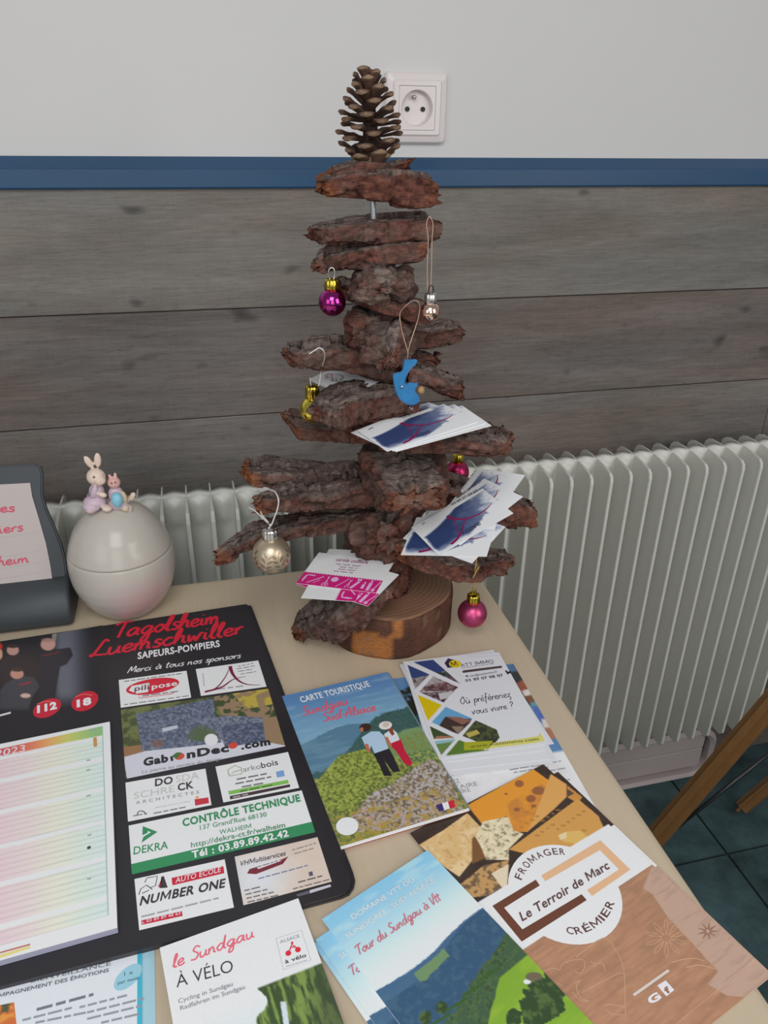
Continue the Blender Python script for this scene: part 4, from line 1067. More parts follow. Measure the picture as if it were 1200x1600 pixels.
# --- property leaflet at the bottom of the right hand stack
Z = TZ + .0007
p = Print.edge(Z, (603, 1062), (802, 1037), .215, PG); p.body(.0006, (224, 222, 224), (200, 198, 198))
def f_leaf(x, y, lx, ly):
    img = const(x, (224, 222, 224))
    n = vn(lx*160, ly*160); n2 = vn(lx*60, ly*60, 1, 0, 2)
    t = (p.h - ly)/p.h
    sky = const(x, (92, 132, 176)); img = blend(img, (t < .60).astype(float), (92, 132, 176))
    img = blend(img, ((t > .07) & (t < .30)).astype(float)*sstep(.35, .5, n + (t-.08)*2), (40, 44, 34))
    img = paint(img, x, y, [(640, 1121), (668, 1112), (672, 1130), (645, 1136)], (44, 96, 92))
    img = paint(img, x, y, [(644, 1137), (670, 1131), (672, 1134), (646, 1139)], (224, 224, 228))
    img = paint(img, x, y, [(646, 1140), (680, 1133), (690, 1185), (664, 1160)], (92, 96, 136))
    img = paint(img, x, y, [(660, 1148), (690, 1148), (700, 1190), (672, 1172)], (52, 50, 66))
    for q, c in (((793, 1040, 806, 1037, 812, 1048, 797, 1050), (86, 112, 150)), ((797, 1050, 812, 1048, 822, 1068, 806, 1074), (52, 58, 60)), ((806, 1068, 818, 1062, 826, 1078, 815, 1082), (150, 86, 66)),
                 ((815, 1080, 830, 1075, 832, 1086, 820, 1090), (214, 208, 200)), ((820, 1088, 834, 1084, 838, 1096, 826, 1100), (122, 84, 60)), ((828, 1099, 842, 1094, 846, 1103, 832, 1107), (96, 150, 160)),
                 ((832, 1104, 848, 1104, 856, 1124, 842, 1128), (84, 108, 176)), ((846, 1124, 858, 1122, 864, 1136, 850, 1140), (214, 204, 196)), ((850, 1138, 864, 1136, 872, 1151, 860, 1156), (176, 116, 86))):
        img = paint(img, x, y, list(zip(q[::2], q[1::2])), c)
    img = blend(img, (t > .60).astype(float), (224, 222, 224))
    return img*(.92 + .16*n2[..., None])
p.cover(90, 120, f_leaf)
p.lpoly([(0, 0), (p.w, 0), (p.w, .012), (0, .012)], (170, 120, 86), 2)
for s_, A_, B_ in (('NEZ', (703, 1226), (719, 1223)), ('ÉTAIRE', (705, 1235), (747, 1227.5)), ('TAIRE', (706, 1243), (736, 1237))): p.text(s_, A_, B_, 7, (150, 144, 144), 3, 0)
for a, b in (((787, 1199), (838, 1191)), ((797, 1204), (877, 1190)), ((803, 1208), (860, 1199)), ((850, 1207), (884, 1201)), ((878, 1221), (896, 1218))): p.blur(a, b, 2.4, (150, 148, 150))
tag(p.build('leaflet', M_print), 'large white property leaflet with photo top under the estate agent flyers', 'leaflet')

# --- cheese shop leaflets
def f_cheese(p):
    def f(x, y, lx, ly):
        q = lambda *v: [(620 + a/4, 1180 + b/4) for a, b in zip(v[::2], v[1::2])]
        n = vn(lx*140, ly*140); n2 = vn(lx*380, ly*380, 1, 0, 4); n3 = vn(lx*60, ly*500, 1, 0, 6)
        img = const(x, (62, 48, 42))*(.8 + .4*n[..., None])
        img = paint(img, x, y, q(436, 315, 850, 85, 960, 165, 900, 330, 820, 480, 730, 480, 690, 380, 540, 440, 470, 350), (222, 148, 50))
        img = blend(img, inpoly(x, y, q(690, 300, 900, 180, 940, 200, 820, 480, 730, 480))*.55*sstep(.2, .7, n), (178, 112, 60))
        for a, b, r1, r2 in ((765, 178, 28, 22), (885, 222, 40, 26), (838, 272, 30, 22), (750, 340, 20, 12), (683, 242, 10, 7), (855, 318, 18, 10)): img = blob(img, x, y, 620+a/4, 1180+b/4, r1/4, r2/4, (150, 92, 56))
        img = paint(img, x, y, q(962, 118, 1062, 182, 1060, 262, 980, 340, 815, 480, 860, 380), (216, 160, 88))
        img = paint(img, x, y, q(1066, 190, 1160, 262, 1130, 300, 1064, 262), (200, 140, 66)); img = paint(img, x, y, q(1066, 210, 1110, 240, 1066, 262), (92, 70, 60))
        img = paint(img, x, y, q(700, 590, 1130, 272, 1260, 380, 1300, 470, 1180, 560, 900, 640), (206, 152, 80))
        for k in range(26):
            a, b = 780 + (k*97) % 420, 330 + (k*53) % 190; img = blob(img, x, y, 620+a/4, 1180+b/4, 2.4 + (k % 3), 1.6, (168, 116, 56), .7)
        img = paint(img, x, y, q(1010, 500, 1060, 478, 1150, 470, 1200, 520, 1150, 560, 1040, 540), (216, 176, 100)); img = paint(img, x, y, q(1010, 500, 1060, 478, 1060, 520, 1020, 530), (226, 204, 160))
        m_ = inpoly(x, y, q(140, 560, 290, 470, 440, 362, 545, 470, 500, 540, 470, 660, 390, 760, 240, 660)).astype(float)
        img = blend(img, m_, (214, 178, 122)); img = blend(img, m_*sstep(.45, .75, n), (226, 198, 152)); img = blend(img, m_*sstep(.62, .7, n2)*.4, (176, 128, 76))
        img = paint(img, x, y, q(470, 520, 545, 470, 560, 640, 470, 680), (124, 84, 50))
        m_ = inpoly(x, y, q(490, 510, 540, 415, 695, 384, 730, 470, 792, 492, 700, 585, 700, 655, 560, 655, 520, 560)).astype(float)
        img = blend(img, m_, (222, 206, 170)); img = blend(img, m_*sstep(.58, .72, n2)*.8, (120, 114, 92)); img = blend(img, m_*sstep(.42, .36, n2)*.6, (240, 230, 205))
        m_ = inpoly(x, y, q(395, 810, 540, 690, 700, 655, 690, 700, 660, 830, 560, 880, 470, 890)).astype(float)
        img = blend(img, m_, (190, 148, 94)); img = blend(img, m_*sstep(.5, .6, n2), (112, 92, 70)); img = paint(img, x, y, q(590, 740, 700, 680, 690, 820, 660, 830), (224, 206, 176))
        # white band, brown wood below
        t0 = p.loc(850, 1350)[1]
        yb_ = p.loc(748, 1409)[1]; yw_ = p.loc(820, 1482)[1]
        img = blend(img, (ly < yb_).astype(float), (228, 226, 234))
        br = const(x, (172, 128, 100))*(.84 + .22*n3[..., None] + .10*n[..., None])
        img = np.where((ly < yw_)[..., None], br, img)
        wd = [(1020, 1350), (1005, 1388), (1020, 1398), (1044, 1434), (1082, 1474), (1100, 1494), (1122, 1518), (1106, 1538), (1136, 1556), (1200, 1560), (1200, 1480), (1060, 1370)]
        img = blend(img, (inpoly(x, y, wd) & (ly < yw_)).astype(float), (188, 156, 138))
        img = blend(img, (inpoly(x, y, wd) & (ly < yw_))*sstep(.55, .7, n3)*.4, (164, 132, 116))
        return img
    return f
ZF = TZ + .0019
hF = dist_z((851, 1196), (1170, 1512), ZF)
def cheese_leaflet(z, TL, TR, lab):
    p = Print.edge(z, TL, TR, hF, PG); p.body(.0005, (228, 226, 234), (205, 190, 170)); p.cover(180, 360, f_cheese(p)); return p
p2 = cheese_leaflet(ZF - .0007, (661, 1312), (872, 1206), '')
tag(p2.build('leaflet', M_print), 'second cheese shop leaflet peeking out along the right side from under the first', 'leaflet', 'cheese shop leaflets')
p = cheese_leaflet(ZF, (640, 1302), (849, 1194), '')
q8 = lambda *v: [(740 + a/2.727, 1280 + b/2.727) for a, b in zip(v[::2], v[1::2])]
p.disc((882, 1393), (972.5, 1415), (228, 226, 234), 2, 48)
BRN, TAN, INKB = (106, 64, 48), (222, 178, 138), (96, 66, 66)
p.poly(q8(80, 370, 265, 258, 282, 283, 130, 378, 208, 470, 460, 320, 482, 345, 205, 522), BRN, 3)
p.poly(q8(288, 240, 540, 90, 668, 215, 505, 328, 483, 303, 620, 215, 538, 132, 305, 265), TAN, 3)
p.text('Le Terroir de Marc', (816, 1440), (953, 1357), 17, INKB, 4, .02, .36)
def arc_text(p, s_, base, h, col):
    pts = smooth_path([(a, b, 0) for a, b in base], 12); d = [0]
    for a, b in zip(pts, pts[1:]): d.append(d[-1] + (b-a).length)
    def at(t):
        t = t*d[-1]
        for i in range(len(d)-1):
            if d[i+1] >= t: return pts[i].lerp(pts[i+1], (t-d[i])/max(1e-9, d[i+1]-d[i]))
        return pts[-1]
    wd = [1.25 if c in 'MG' else .45 if c == 'I' else 1.0 for c in s_]; tot = sum(wd); x = 0
    for c, w_ in zip(s_, wd):
        a, b = at((x+.10)/tot), at((x+w_-.14)/tot); x += w_
        A, B = Vector(p.loc(a.x, a.y)), Vector(p.loc(b.x, b.y)); V, Fc = font_mesh(c, .01); dr = (B-A); L = dr.length; dr.normalize(); up = Vector((-dr.y, dr.x))
        x0 = min(v[0] for v in V); k = L/(max(v[0] for v in V)-x0); mm = math.dist(p.loc(a.x, a.y), p.loc(a.x+1, a.y))
        p.add([tuple(A + dr*((vx-x0)*k) + up*(vy*h*mm/CAP)) for vx, vy in V], Fc, col, 4, 3e-7)
arc_text(p, 'FROMAGER', q8(203, 264, 218, 230, 245, 196, 276, 172, 312, 157, 350, 151, 394, 153), 12.5, INKB)
arc_text(p, 'CRÉMIER', q8(392, 486, 425, 492, 462, 488, 505, 472, 545, 446, 580, 404, 603, 352), 12.5, INKB)
q3 = lambda *v: [(960 + a/5, 1400 + b/5) for a, b in zip(v[::2], v[1::2])]
LB = (196, 156, 124)
for k in range(10):                                        # line drawings: star flower, cheese wedge
    a = k*2*math.pi/10 + .3; c_ = (1041, 1466)
    p.line([(c_[0] + 6*math.cos(a), c_[1] + 5*math.sin(a)), (c_[0] + 22*math.cos(a-.13), c_[1] + 20*math.sin(a-.13)), (c_[0] + 33*math.cos(a), c_[1] + 30*math.sin(a)), (c_[0] + 22*math.cos(a+.13), c_[1] + 20*math.sin(a+.13)), (c_[0] + 6*math.cos(a), c_[1] + 5*math.sin(a))], LB, 1.1, 2, 4)
for k in range(9):
    a = k*2*math.pi/9; p.line([(1106 + 3*math.cos(a), 1455 + 3*math.sin(a)), (1106 + 17*math.cos(a), 1455 + 14*math.sin(a))], (150, 112, 92), lambda t: 3.4*(1-t)+.6, 2)
q9 = lambda *v: [(740 + a/4.615, 1420 + b/4.615) for a, b in zip(v[::2], v[1::2])]
for st_ in ((480, 460, 570, 430, 620, 440, 640, 400, 720, 370, 790, 370, 800, 420, 770, 465, 730, 455), (740, 350, 935, 210, 1030, 310, 1080, 430, 1090, 600, 1095, 800), (780, 605, 920, 530, 1050, 465, 1080, 470), (720, 540, 770, 515, 740, 560, 770, 640, 830, 665, 770, 660, 710, 600), (940, 700, 990, 690, 1090, 710), (950, 720, 1000, 760, 1080, 765), (840, 380, 880, 400, 860, 420), (880, 400, 930, 395, 950, 450), (600, 530, 640, 560)):
    p.line(q9(*st_), LB, 1.2, 2, 4)
for a, b in ((430, 520, ), ):
    pass
p.line(q3(450, 520, 540, 495, 640, 490, 700, 510), LB, 1.6, 2, 4); p.line(q3(560, 560, 660, 540, 780, 570), LB, 1.6, 2, 4)
p.line(q3(150, 775, 425, 580), (214, 200, 192), 4, 2)
p.text('G', (1017, 1570), (1034, 1559), 15, (226, 222, 226), 4, .05)
p.poly(q3(335, 700, 400, 660, 468, 735, 405, 785), (226, 222, 226), 3); p.text('f', (1042, 1553), (1049, 1549), 12, (150, 108, 84), 4, .04)
tag(p.build('leaflet', M_print), 'top cheese shop leaflet, its white band and round emblem fully in view', 'leaflet', 'cheese shop leaflets')

# --- mountain bike leaflets
def f_vtt(p):
    def f(x, y, lx, ly):
        t = (p.h - ly)*1000; u = lx/p.w                       # millimetres down from the top
        n = vn(lx*110, ly*110, 1, 0, 1); n2 = vn(lx*300, ly*300, 1, 0, 2); n3 = vn(lx*40, ly*150, 1, 0, 3)
        g = sstep(0, 62, t)[..., None]
        img = np.array((138, 196, 226.))*(1-g) + np.array((222, 234, 242.))*g
        img = blend(img, .5*sstep(.52, .75, n3)*sstep(50, 10, t), (196, 226, 240))
        hz = 64 + 2.5*np.sin(u*5) + 2*(n-.5)
        img = blend(img, (t > hz).astype(float), (70, 104, 136))
        img = blend(img, (t > hz + 5 + 4*np.sin(u*4+1)).astype(float), (54, 86, 116)); img = blend(img, (t > hz+4)*sstep(.45, .7, n2)*.4, (86, 116, 134))
        img = blend(img, ((t > hz+3) & (np.abs(u-.42) < .14) & (t < hz+9 + 3*n)).astype(float), (112, 142, 100))
        fz = 112 - 26*u + 5*(n-.5)
        img = blend(img, (t > fz).astype(float), (66, 92, 66)); img = blend(img, (t > fz)*sstep(.45, .62, n2)*.7, (98, 122, 68)); img = blend(img, (t > fz)*sstep(.56, .68, n2)*.6, (38, 58, 44))
        gz = 150 - 60*u + 3*(n-.5)
        fl = (t > gz) & (t > 106)
        img = blend(img, fl.astype(float), (126, 166, 52)); img = blend(img, fl*sstep(.4, .7, n3)*.6, (150, 180, 60)); img = blend(img, fl*sstep(172, 200, t)*.5, (166, 174, 60))
        for cx_, cy_, r_ in ((850, 1560, 32), (838, 1575, 26), (868, 1548, 16), (802, 1590, 12), (690, 1575, 9), (664, 1590, 10)):
            m_ = ((x-cx_)/r_)**2 + ((y-cy_)/(r_*1.15))**2 + 1.1*(n2-.5) < 1
            img = blend(img, m_.astype(float), (52, 74, 44)); img = blend(img, m_*sstep(.5, .65, n2), (84, 104, 58))
        img = blob(img, x, y, 824, 1534, 6, 4, (226, 226, 224)); img = blob(img, x, y, 834, 1526, 13, 7, (110, 100, 80))
        for k in range(4):
            x0, y0 = 765 - k*26, 1522 + k*24
            img = blend(img, ((np.abs((y-y0) + .62*(x-x0)) < 2.6) & (np.abs(x-x0) < 17)).astype(float), (58, 92, 40))
        return img
    return f
ZV = TZ + .0032
def vtt(z, TL, TR, words, lab):
    p = Print.edge(z, TL, TR, .212, PG); p.body(.0009, (222, 234, 242), (215, 222, 226)); p.cover(160, 300, f_vtt(p))
    dx, dy = TL[0]-503, TL[1]-1436
    o_ = lambda a: (a[0]+dx, a[1]+dy)
    for b_, c_, l_ in ((.022, (176, 190, 204), 3), (.0, (226, 234, 240), 4)):
        p.text('DOMAINE VTT DU', o_((552, 1437)), o_((648, 1377)), 10, c_, l_, b_); p.text('SUNDGAU - SUD ALSACE', o_((543, 1467)), o_((680, 1377)), 10, c_, l_, b_)
    p.script('Tour du Sundgau à Vtt', o_((560, 1494)), o_((690, 1406)), 9, (200, 112, 126), 2.0, 5, .25)
    tag(p.build('leaflet', M_print), lab, 'leaflet', 'cycling tour leaflets'); return p
vtt(ZV-.0018, (489, 1475), (648, 1371), 0, 'lowest of the sky blue hill landscape leaflets, only a thin left rim in view')
vtt(ZV-.0009, (493, 1468), (656, 1361), 0, 'second sky blue hill landscape leaflet, shown as a strip left of the top one')
vtt(ZV, (503, 1436), (668, 1328), 0, 'top sky blue leaflet with green hills and red script overlapping the cheese leaflet')

# --- tourist maps
ZC = TZ + .0052
hC = dist_z((605, 1050), (724.5, 1267.5), ZC)
def f_map(p):
    def f(x, y, lx, ly):
        n = vn(lx*260, ly*260, 1, 0, 1); n2 = vn(lx*560, ly*560, 1, 0, 2); n3 = vn(lx*40, ly*220, 1, 0, 3)
        t = (p.h-ly)/p.h; u = lx/p.w
        g = sstep(0, .32, t)[..., None]
        img = np.array((86, 128, 176.))*(1-g) + np.array((120, 162, 190.))*g
        img = blend(img, .45*sstep(.5, .75, n3), (146, 176, 200))
        img = blend(img, (t > .335 + .03*np.cos(u*7 + .4) + .02*n).astype(float), (88, 126, 150)); img = blend(img, (t > .36)*sstep(.4, .7, n3)*.5, (120, 154, 172))
        img = blend(img, (t > .56 - .27*sstep(.08, .8, u) + .02*n).astype(float), (66, 98, 96)); img = blend(img, ((t > .56 - .27*sstep(.08, .8, u)) & (n2 > .55)).astype(float)*.5, (50, 78, 72))
        img = blend(img, ((u > .62) & (t > .43 + .04*n)).astype(float), (120, 150, 100)); img = blend(img, ((u > .62) & (t > .48))*sstep(.45, .6, n2), (126, 136, 72))
        sh = inpoly(x, y, [(500, 1215), (530, 1180), (570, 1170), (600, 1185), (606, 1205), (580, 1225), (545, 1270), (510, 1260), (496, 1232)])
        img = blend(img, (t > .63 + .08*(n-.5) - .05*np.sin(u*5)).astype(float), (122, 128, 66))
        img = blend(img, sh.astype(float), (136, 148, 66)); img = blend(img, (sh | (t > .6))*sstep(.46, .74, n2)*.75, (176, 180, 92)); img = blend(img, (sh | (t > .6))*sstep(.52, .28, n2)*.75, (70, 88, 50))
        rk = inpoly(x, y, [(548, 1278), (580, 1240), (610, 1226), (640, 1205), (672, 1185), (700, 1200), (724, 1268), (640, 1296), (560, 1300)])
        img = blend(img, rk.astype(float), (150, 132, 108)); img = blend(img, rk*sstep(.44, .64, n2)*.85, (186, 186, 194)); img = blend(img, rk*sstep(.46, .32, n2)*.8, (88, 78, 76))
        img = blend(img, rk*sstep(.55, .72, n)*.5, (150, 124, 74)); 
        img = blend(img, (t > .84)*sstep(.46, .66, n)*.7, (176, 150, 66)); img = blend(img, (t > .84)*sstep(.62, .76, n2)*.6, (180, 84, 60))
        return img
    return f
def carte(z, d, lab, top):
    p = Print.edge(z, (440+d, 1088+d*.4), (605+d, 1050+d*.4), hC, PG); p.body(.0015, (230, 230, 232), (224, 222, 222) if top else (150, 40, 52)); p.cover(180, 290, f_map(p) if top else (lambda x, y, lx, ly: const(x, (120, 140, 150))))
    if not top: return tag(p.build('tourist_map', M_print), lab, 'map', 'folded tourist maps')
    p.lpoly([(0, 0), (p.w, 0), (p.w, .0016), (0, .0016)], (230, 228, 228), 2)
    p.text('CARTE TOURISTIQUE', (471, 1098), (579, 1072.5), 10, (234, 236, 240), 3, .02)
    RS = (214, 92, 112)
    p.script('Sundgau', (473, 1119), (545, 1100), 7, RS, 2.4, 3, .25); p.script('Sud-Alsace', (505, 1128), (588, 1110), 7, RS, 2.4, 3, .25)
    # two walkers seen from behind
    q = lambda *v: [(440 + a/4, 1040 + b/4) for a, b in zip(v[::2], v[1::2])]
    p.poly(q(570, 545, 670, 515, 700, 570, 740, 660, 700, 670, 640, 590, 690, 690, 640, 690, 610, 620), (44, 40, 46), 3)
    p.poly(q(500, 450, 560, 412, 610, 412, 640, 440, 668, 520, 580, 550, 560, 500, 545, 545, 520, 500), (176, 200, 222), 4)
    p.poly(q(520, 490, 540, 490, 556, 540, 540, 545, 524, 510), (190, 110, 84), 5)
    p.ellipse(q(486, 390, 560, 385, 525, 362, 525, 412), (66, 44, 38), 5); p.ellipse(q(488, 402, 512, 402, 500, 388, 500, 418), (176, 110, 84), 6)
    p.poly(q(660, 480, 745, 462, 770, 530, 820, 610, 800, 630, 765, 610, 720, 540), (190, 34, 62), 3)
    p.poly(q(640, 430, 690, 395, 720, 420, 738, 465, 680, 488, 660, 470), (216, 218, 226), 4); p.poly(q(645, 450, 662, 445, 690, 500, 676, 510), (190, 112, 92), 5)
    p.poly(q(660, 395, 690, 385, 705, 430, 690, 440), (134, 74, 50), 5)
    p.ellipse(q(608, 378, 690, 372, 650, 352, 650, 404), (226, 220, 216), 6); p.ellipse(q(632, 372, 672, 368, 652, 352, 652, 386), (206, 190, 180), 7)
    p.disc((542.5, 1291), (560, 1291), (236, 236, 236), 3); p.blur((531, 1290), (552, 1285), 4, (190, 180, 176)); p.blur((533, 1298), (556, 1292), 4, (196, 180, 170))
    for a, c_ in ((0, (66, 48, 110)), (1, (232, 232, 236)), (2, (200, 36, 60))):
        p.poly(q(965 + a*37, 872 - a*11, 1002 + a*37, 861 - a*11, 1016 + a*35, 903 - a*9, 982 + a*35, 913 - a*9), c_, 3)
    tag(p.build('tourist_map', M_print), lab, 'map', 'folded tourist maps')
carte(ZC - .0032, 3, 'lowest of the folded tourist maps, with a red edge showing', False)
carte(ZC - .0016, 1.5, 'middle folded tourist map in the stack of three', False)
carte(ZC, 0, 'top folded tourist map showing two walkers on a rock above green hills', True)

# --- estate agent flyers, a loose stack
def matt(z, TL, TR, lab, face):
    p = Print.edge(z, TL, TR, .146, .98, w=.1055); p.body(.0004, (232, 232, 236), (214, 214, 216), outline=[(686, 1186.5), (859, 1161.5), (782.5, 1024.5), (631, 1034)] if face == 2 else None)
    q = lambda *v: [(620 + a/4, 1010 + b/4) for a, b in zip(v[::2], v[1::2])]
    q4 = lambda *v: [(580 + a/8.571, 1030 + b/8.571) for a, b in zip(v[::2], v[1::2])]
    if face == 1:
        # green lawn edge of the sheet below shows under the top one
        p.poly(q(330, 690, 600, 640, 612, 676, 350, 718), (88, 110, 66), 1)
    if face == 2:
        def fill(poly, fn, nx=26, layer=1):
            l = [p.loc(*a) for a in poly]; xs = [a[0] for a in l]; ys = [a[1] for a in l]
            p.lpic_clip(l, fn) if False else None
        def f_ph(x, y, lx, ly):
            n = vn(lx*300, ly*300, 1, 0, 2); n2 = vn(lx*120, ly*120, 1, 0, 4)
            img = const(x, (232, 232, 236))
            def reg(poly, top, mid, y0, y1, c3=None):
                nonlocal img
                m_ = inpoly(x, y, poly)
                h_ = y0 + .0*x
                img = blend(img, m_.astype(float), top)
                img = blend(img, (m_ & (y + .22*(x-660) + 5*(n2-.5) > y0)).astype(float), mid)
                if c3: img = blend(img, (m_ & (y + .22*(x-660) + 5*(n-.5) > y1)).astype(float), c3)
                img = blend(img, (m_ & (n > .6) & (y + .22*(x-660) > y0)).astype(float)*.6, (196, 188, 184)); img = blend(img, (m_ & (n < .38) & (y + .22*(x-660) > y0)).astype(float)*.6, (52, 44, 44))
            reg(q4(525, 45, 830, 8, 1195, 330), (58, 74, 128), (66, 74, 72), 1056, 1066, (110, 92, 96))
            reg(q4(485, 75, 782, 205, 590, 402, 556, 300), (58, 76, 126), (140, 132, 130), 1057, 1075, (104, 84, 80))
            reg(q4(832, 228, 1165, 375, 1105, 425, 640, 435), (86, 92, 88), (176, 166, 168), 1062, 1073, (120, 84, 88))
            reg(q4(655, 445, 1110, 428, 970, 580), (120, 104, 110), (112, 92, 100), 1080, 1090, (96, 66, 80))
            m_ = inpoly(x, y, q4(895, 455, 1100, 430, 1030, 520, 925, 545)); img = blend(img, m_.astype(float), (206, 200, 202))
            img = paint(img, x, y, q4(620, 475, 945, 615, 760, 825), (226, 196, 16))
            img = paint(img, x, y, q(305, 378, 470, 450, 380, 548, 212, 482), (110, 172, 216))
            hs_ = q(262, 500, 302, 440, 470, 455, 455, 480, 385, 548, 330, 528)
            img = paint(img, x, y, hs_, (72, 56, 52)); img = paint(img, x, y, q(305, 438, 390, 442, 468, 462, 410, 490), (150, 104, 92)); img = paint(img, x, y, q(340, 500, 420, 500, 385, 548), (150, 130, 110))
            img = paint(img, x, y, q(205, 498, 362, 572, 232, 580), (66, 84, 48)); img = paint(img, x, y, q(250, 560, 330, 560, 362, 572, 232, 580), (176, 124, 94))
            img = paint(img, x, y, q(492, 462, 668, 540, 592, 632, 400, 556), (84, 92, 54)); img = blend(img, inpoly(x, y, q(492, 462, 668, 540, 592, 632, 400, 556))*sstep(.45, .65, n), (52, 58, 44)); img = paint(img, x, y, q(430, 545, 500, 520, 520, 545, 450, 570), (196, 176, 90))
            img = paint(img, x, y, q(234, 592, 368, 578, 278, 680), (110, 140, 76)); img = paint(img, x, y, q(234, 592, 368, 578, 350, 596, 245, 612), (150, 196, 204))
            img = paint(img, x, y, q(380, 582, 572, 650, 300, 684), (96, 128, 52)); img = paint(img, x, y, q(420, 600, 560, 600, 572, 650, 420, 640), (150, 160, 40))
            # white dividing bars
            for a in (q(75, 95, 90, 92, 395, 235, 380, 245), q(125, 275, 140, 285, 235, 180, 220, 172), q(205, 478, 218, 474, 575, 640, 555, 650), q(290, 680, 305, 685, 492, 462, 478, 455), q4(590, 420, 640, 440, 1010, 600, 960, 620)):
                img = paint(img, x, y, a, (232, 232, 236))
            return img
        p.picpx([(632, 1034), (730, 1022), (788, 1171), (688, 1184)], 150, 170, f_ph)
        p.poly(q(298, 105, 320, 75, 372, 88, 360, 130, 318, 135), (56, 46, 76), 2); p.disc((711, 1037.5), (720.5, 1037.5), (232, 202, 30), 3)
        p.text('M', (707, 1041.5), (715.5, 1040), 7.5, (50, 42, 30), 4, .0); p.text('ATT IMMO', (721, 1042.5), (772, 1035.5), 5.6, (84, 82, 92), 3, 0)
        p.blur((722, 1044.5), (774, 1037), 1.2, (150, 148, 152)); p.poly(q(408, 160, 416, 150, 655, 121, 659, 134, 416, 166), (84, 72, 72), 2)
        p.text('info@mattimmo.fr', (734, 1058), (778, 1051), 3.2, (90, 88, 96), 3, .0); p.text('03 89 07 08 07', (728, 1065.5), (787, 1057), 4.2, (96, 92, 98), 3, .03)
        p.disc((729.5, 1056.5), (731.5, 1056.5), (70, 66, 70), 3)
        p.script('Où préféreriez', (720, 1101), (799, 1089), 5.8, (56, 56, 72), 1.2, 3, .2); p.script('vous vivre ?', (738, 1116.5), (804, 1106), 5.4, (56, 56, 72), 1.2, 3, .2)
        p.poly(q(600, 604, 880, 562, 898, 540, 925, 590, 860, 604, 575, 638), (226, 220, 120), 2); p.poly(q(420, 600, 600, 590, 575, 640, 420, 650), (176, 178, 40), 2)
        p.text('www.mattimmo.com', (735, 1169), (842, 1157), 5, (96, 92, 40), 3, .0)
        p.poly(q(675, 152, 690, 150, 692, 160, 712, 152, 712, 168, 700, 170, 694, 178), (40, 38, 40), 2)
    tag(p.build('flyer', M_print), lab, 'flyer', 'estate agent flyers')
ZM = TZ + .0040
matt(ZM-.0025, (632, 1049), (785, 1031), 'lowest white flyer of the estate agent stack', 1)
matt(ZM-.0020, (626, 1038), (771, 1015), 'white flyer of the estate agent stack pushed furthest back, its blank corner towards the log', 0)
matt(ZM-.0015, (625, 1050), (786, 1034), 'white flyer third from the top of the estate agent stack, edge showing at the front', 1)
matt(ZM-.0010, (630, 1043), (785, 1029), 'white flyer second from the top of the estate agent stack', 1)
matt(ZM-.0005, (627, 1034), (780, 1019), 'white flyer just under the top estate agent flyer, turned slightly left', 0)
matt(ZM, (631, 1034), (782, 1024.5), 'top estate agent flyer with triangular house photos and a yellow triangle', 2)

# --- flyer with the teal border, bottom left
ZB = TZ + .0010
for d, z in ((19, ZB-.0006), (0, ZB)):
    p = Print.edge(z, (-100+d, 1536), (222+d, 1460), .21, PG, w=.21); p.body(.0005, (218, 222, 226), (200, 205, 208))
    k = math.dist(p.loc(226, 1500), p.loc(234, 1500))
    if d:
        p.lpoly([(p.w-k*2.6, 0), (p.w, 0), (p.w, p.h), (p.w-k*2.6, p.h)], (164, 200, 212), 1)
        tag(p.build('flyer', M_print), 'flyer with pale blue right margin sticking out from under the teal bordered one', 'flyer', 'teal bordered flyers'); continue
    p.lpoly([(p.w-k*.9, 0), (p.w, 0), (p.w, p.h), (p.w-k*.9, p.h)], (66, 176, 200), 1)
    G_ = (120, 124, 132)
    p.text('BIENVEILLANCE', (48, 1536), (173, 1508.5), 6, G_, 3, .01); p.text('ACCOMPAGNEMENT DES ÉMOTIONS', (-40, 1568), (170, 1519), 6, (104, 108, 116), 3, .015)
    p.ellipse([(178.5, 1536), (221.5, 1517), (205, 1508), (196, 1546)], (150, 198, 214), 2)
    p.text('1 x', (194, 1525), (208, 1521.5), 6, (84, 104, 120), 3, .01); p.text('par mois', (184, 1538.5), (217, 1530), 5, (84, 104, 120), 3, .01)
    p.blur((57, 1580), (146, 1556), 6, (116, 120, 130))
    for a, b in (((124, 1576), (202, 1556)), ((35, 1596), (114, 1576)), ((136, 1584), (224, 1562)), ((55, 1600), (134, 1584)), ((136, 1594), (222, 1573)), ((158, 1600), (218, 1586))): p.blur(a, b, 4.5, (146, 150, 160))
    def f_or(x, y, lx, ly):
        n = vn(lx*200, ly*200); return blend(blend(const(x, (206, 110, 60)), sstep(.5, .65, n), (222, 150, 70)), sstep(.45, .38, n)*(y < 1590), (84, 92, 60))
    p.picpx([(-20, 1575), (22, 1566), (28, 1620), (-16, 1630)], 24, 24, f_or)
    tag(p.build('flyer', M_print), 'white flyer with teal right border and pale blue disc, sliding under the black calendar', 'flyer', 'teal bordered flyers')

# --- firemen calendar: board with sponsor panels and a page block
ZK = TZ + .0056
hK = dist_z((386, 944), (549, 1391), ZK)
kal = thing('calendar', atz(200, 1200, TZ), 'black fire brigade calendar board with sponsor panels and a white page block', 'calendar', 'fire brigade calendars')
def board(z, TR, dx=0):
    TL = (0 + dx, 1002.5)
    return Print.edge(z, TL, TR, hK, 1.18, w=.330)
BK = (40, 38, 42)
def BO(d): return [(-190, 1590+d*.5), (200, 1489+d*.5), (528+d, 1398.5+d*.5), (540+d, 1394+d*.3), (547+d, 1386), (549+d, 1376), (546+d, 1364), (463+d, 1148), (388+d, 948+d*.3), (386+d, 944+d*.3), (380+d, 944.5+d*.3), (-190, 1031+d*.3)]
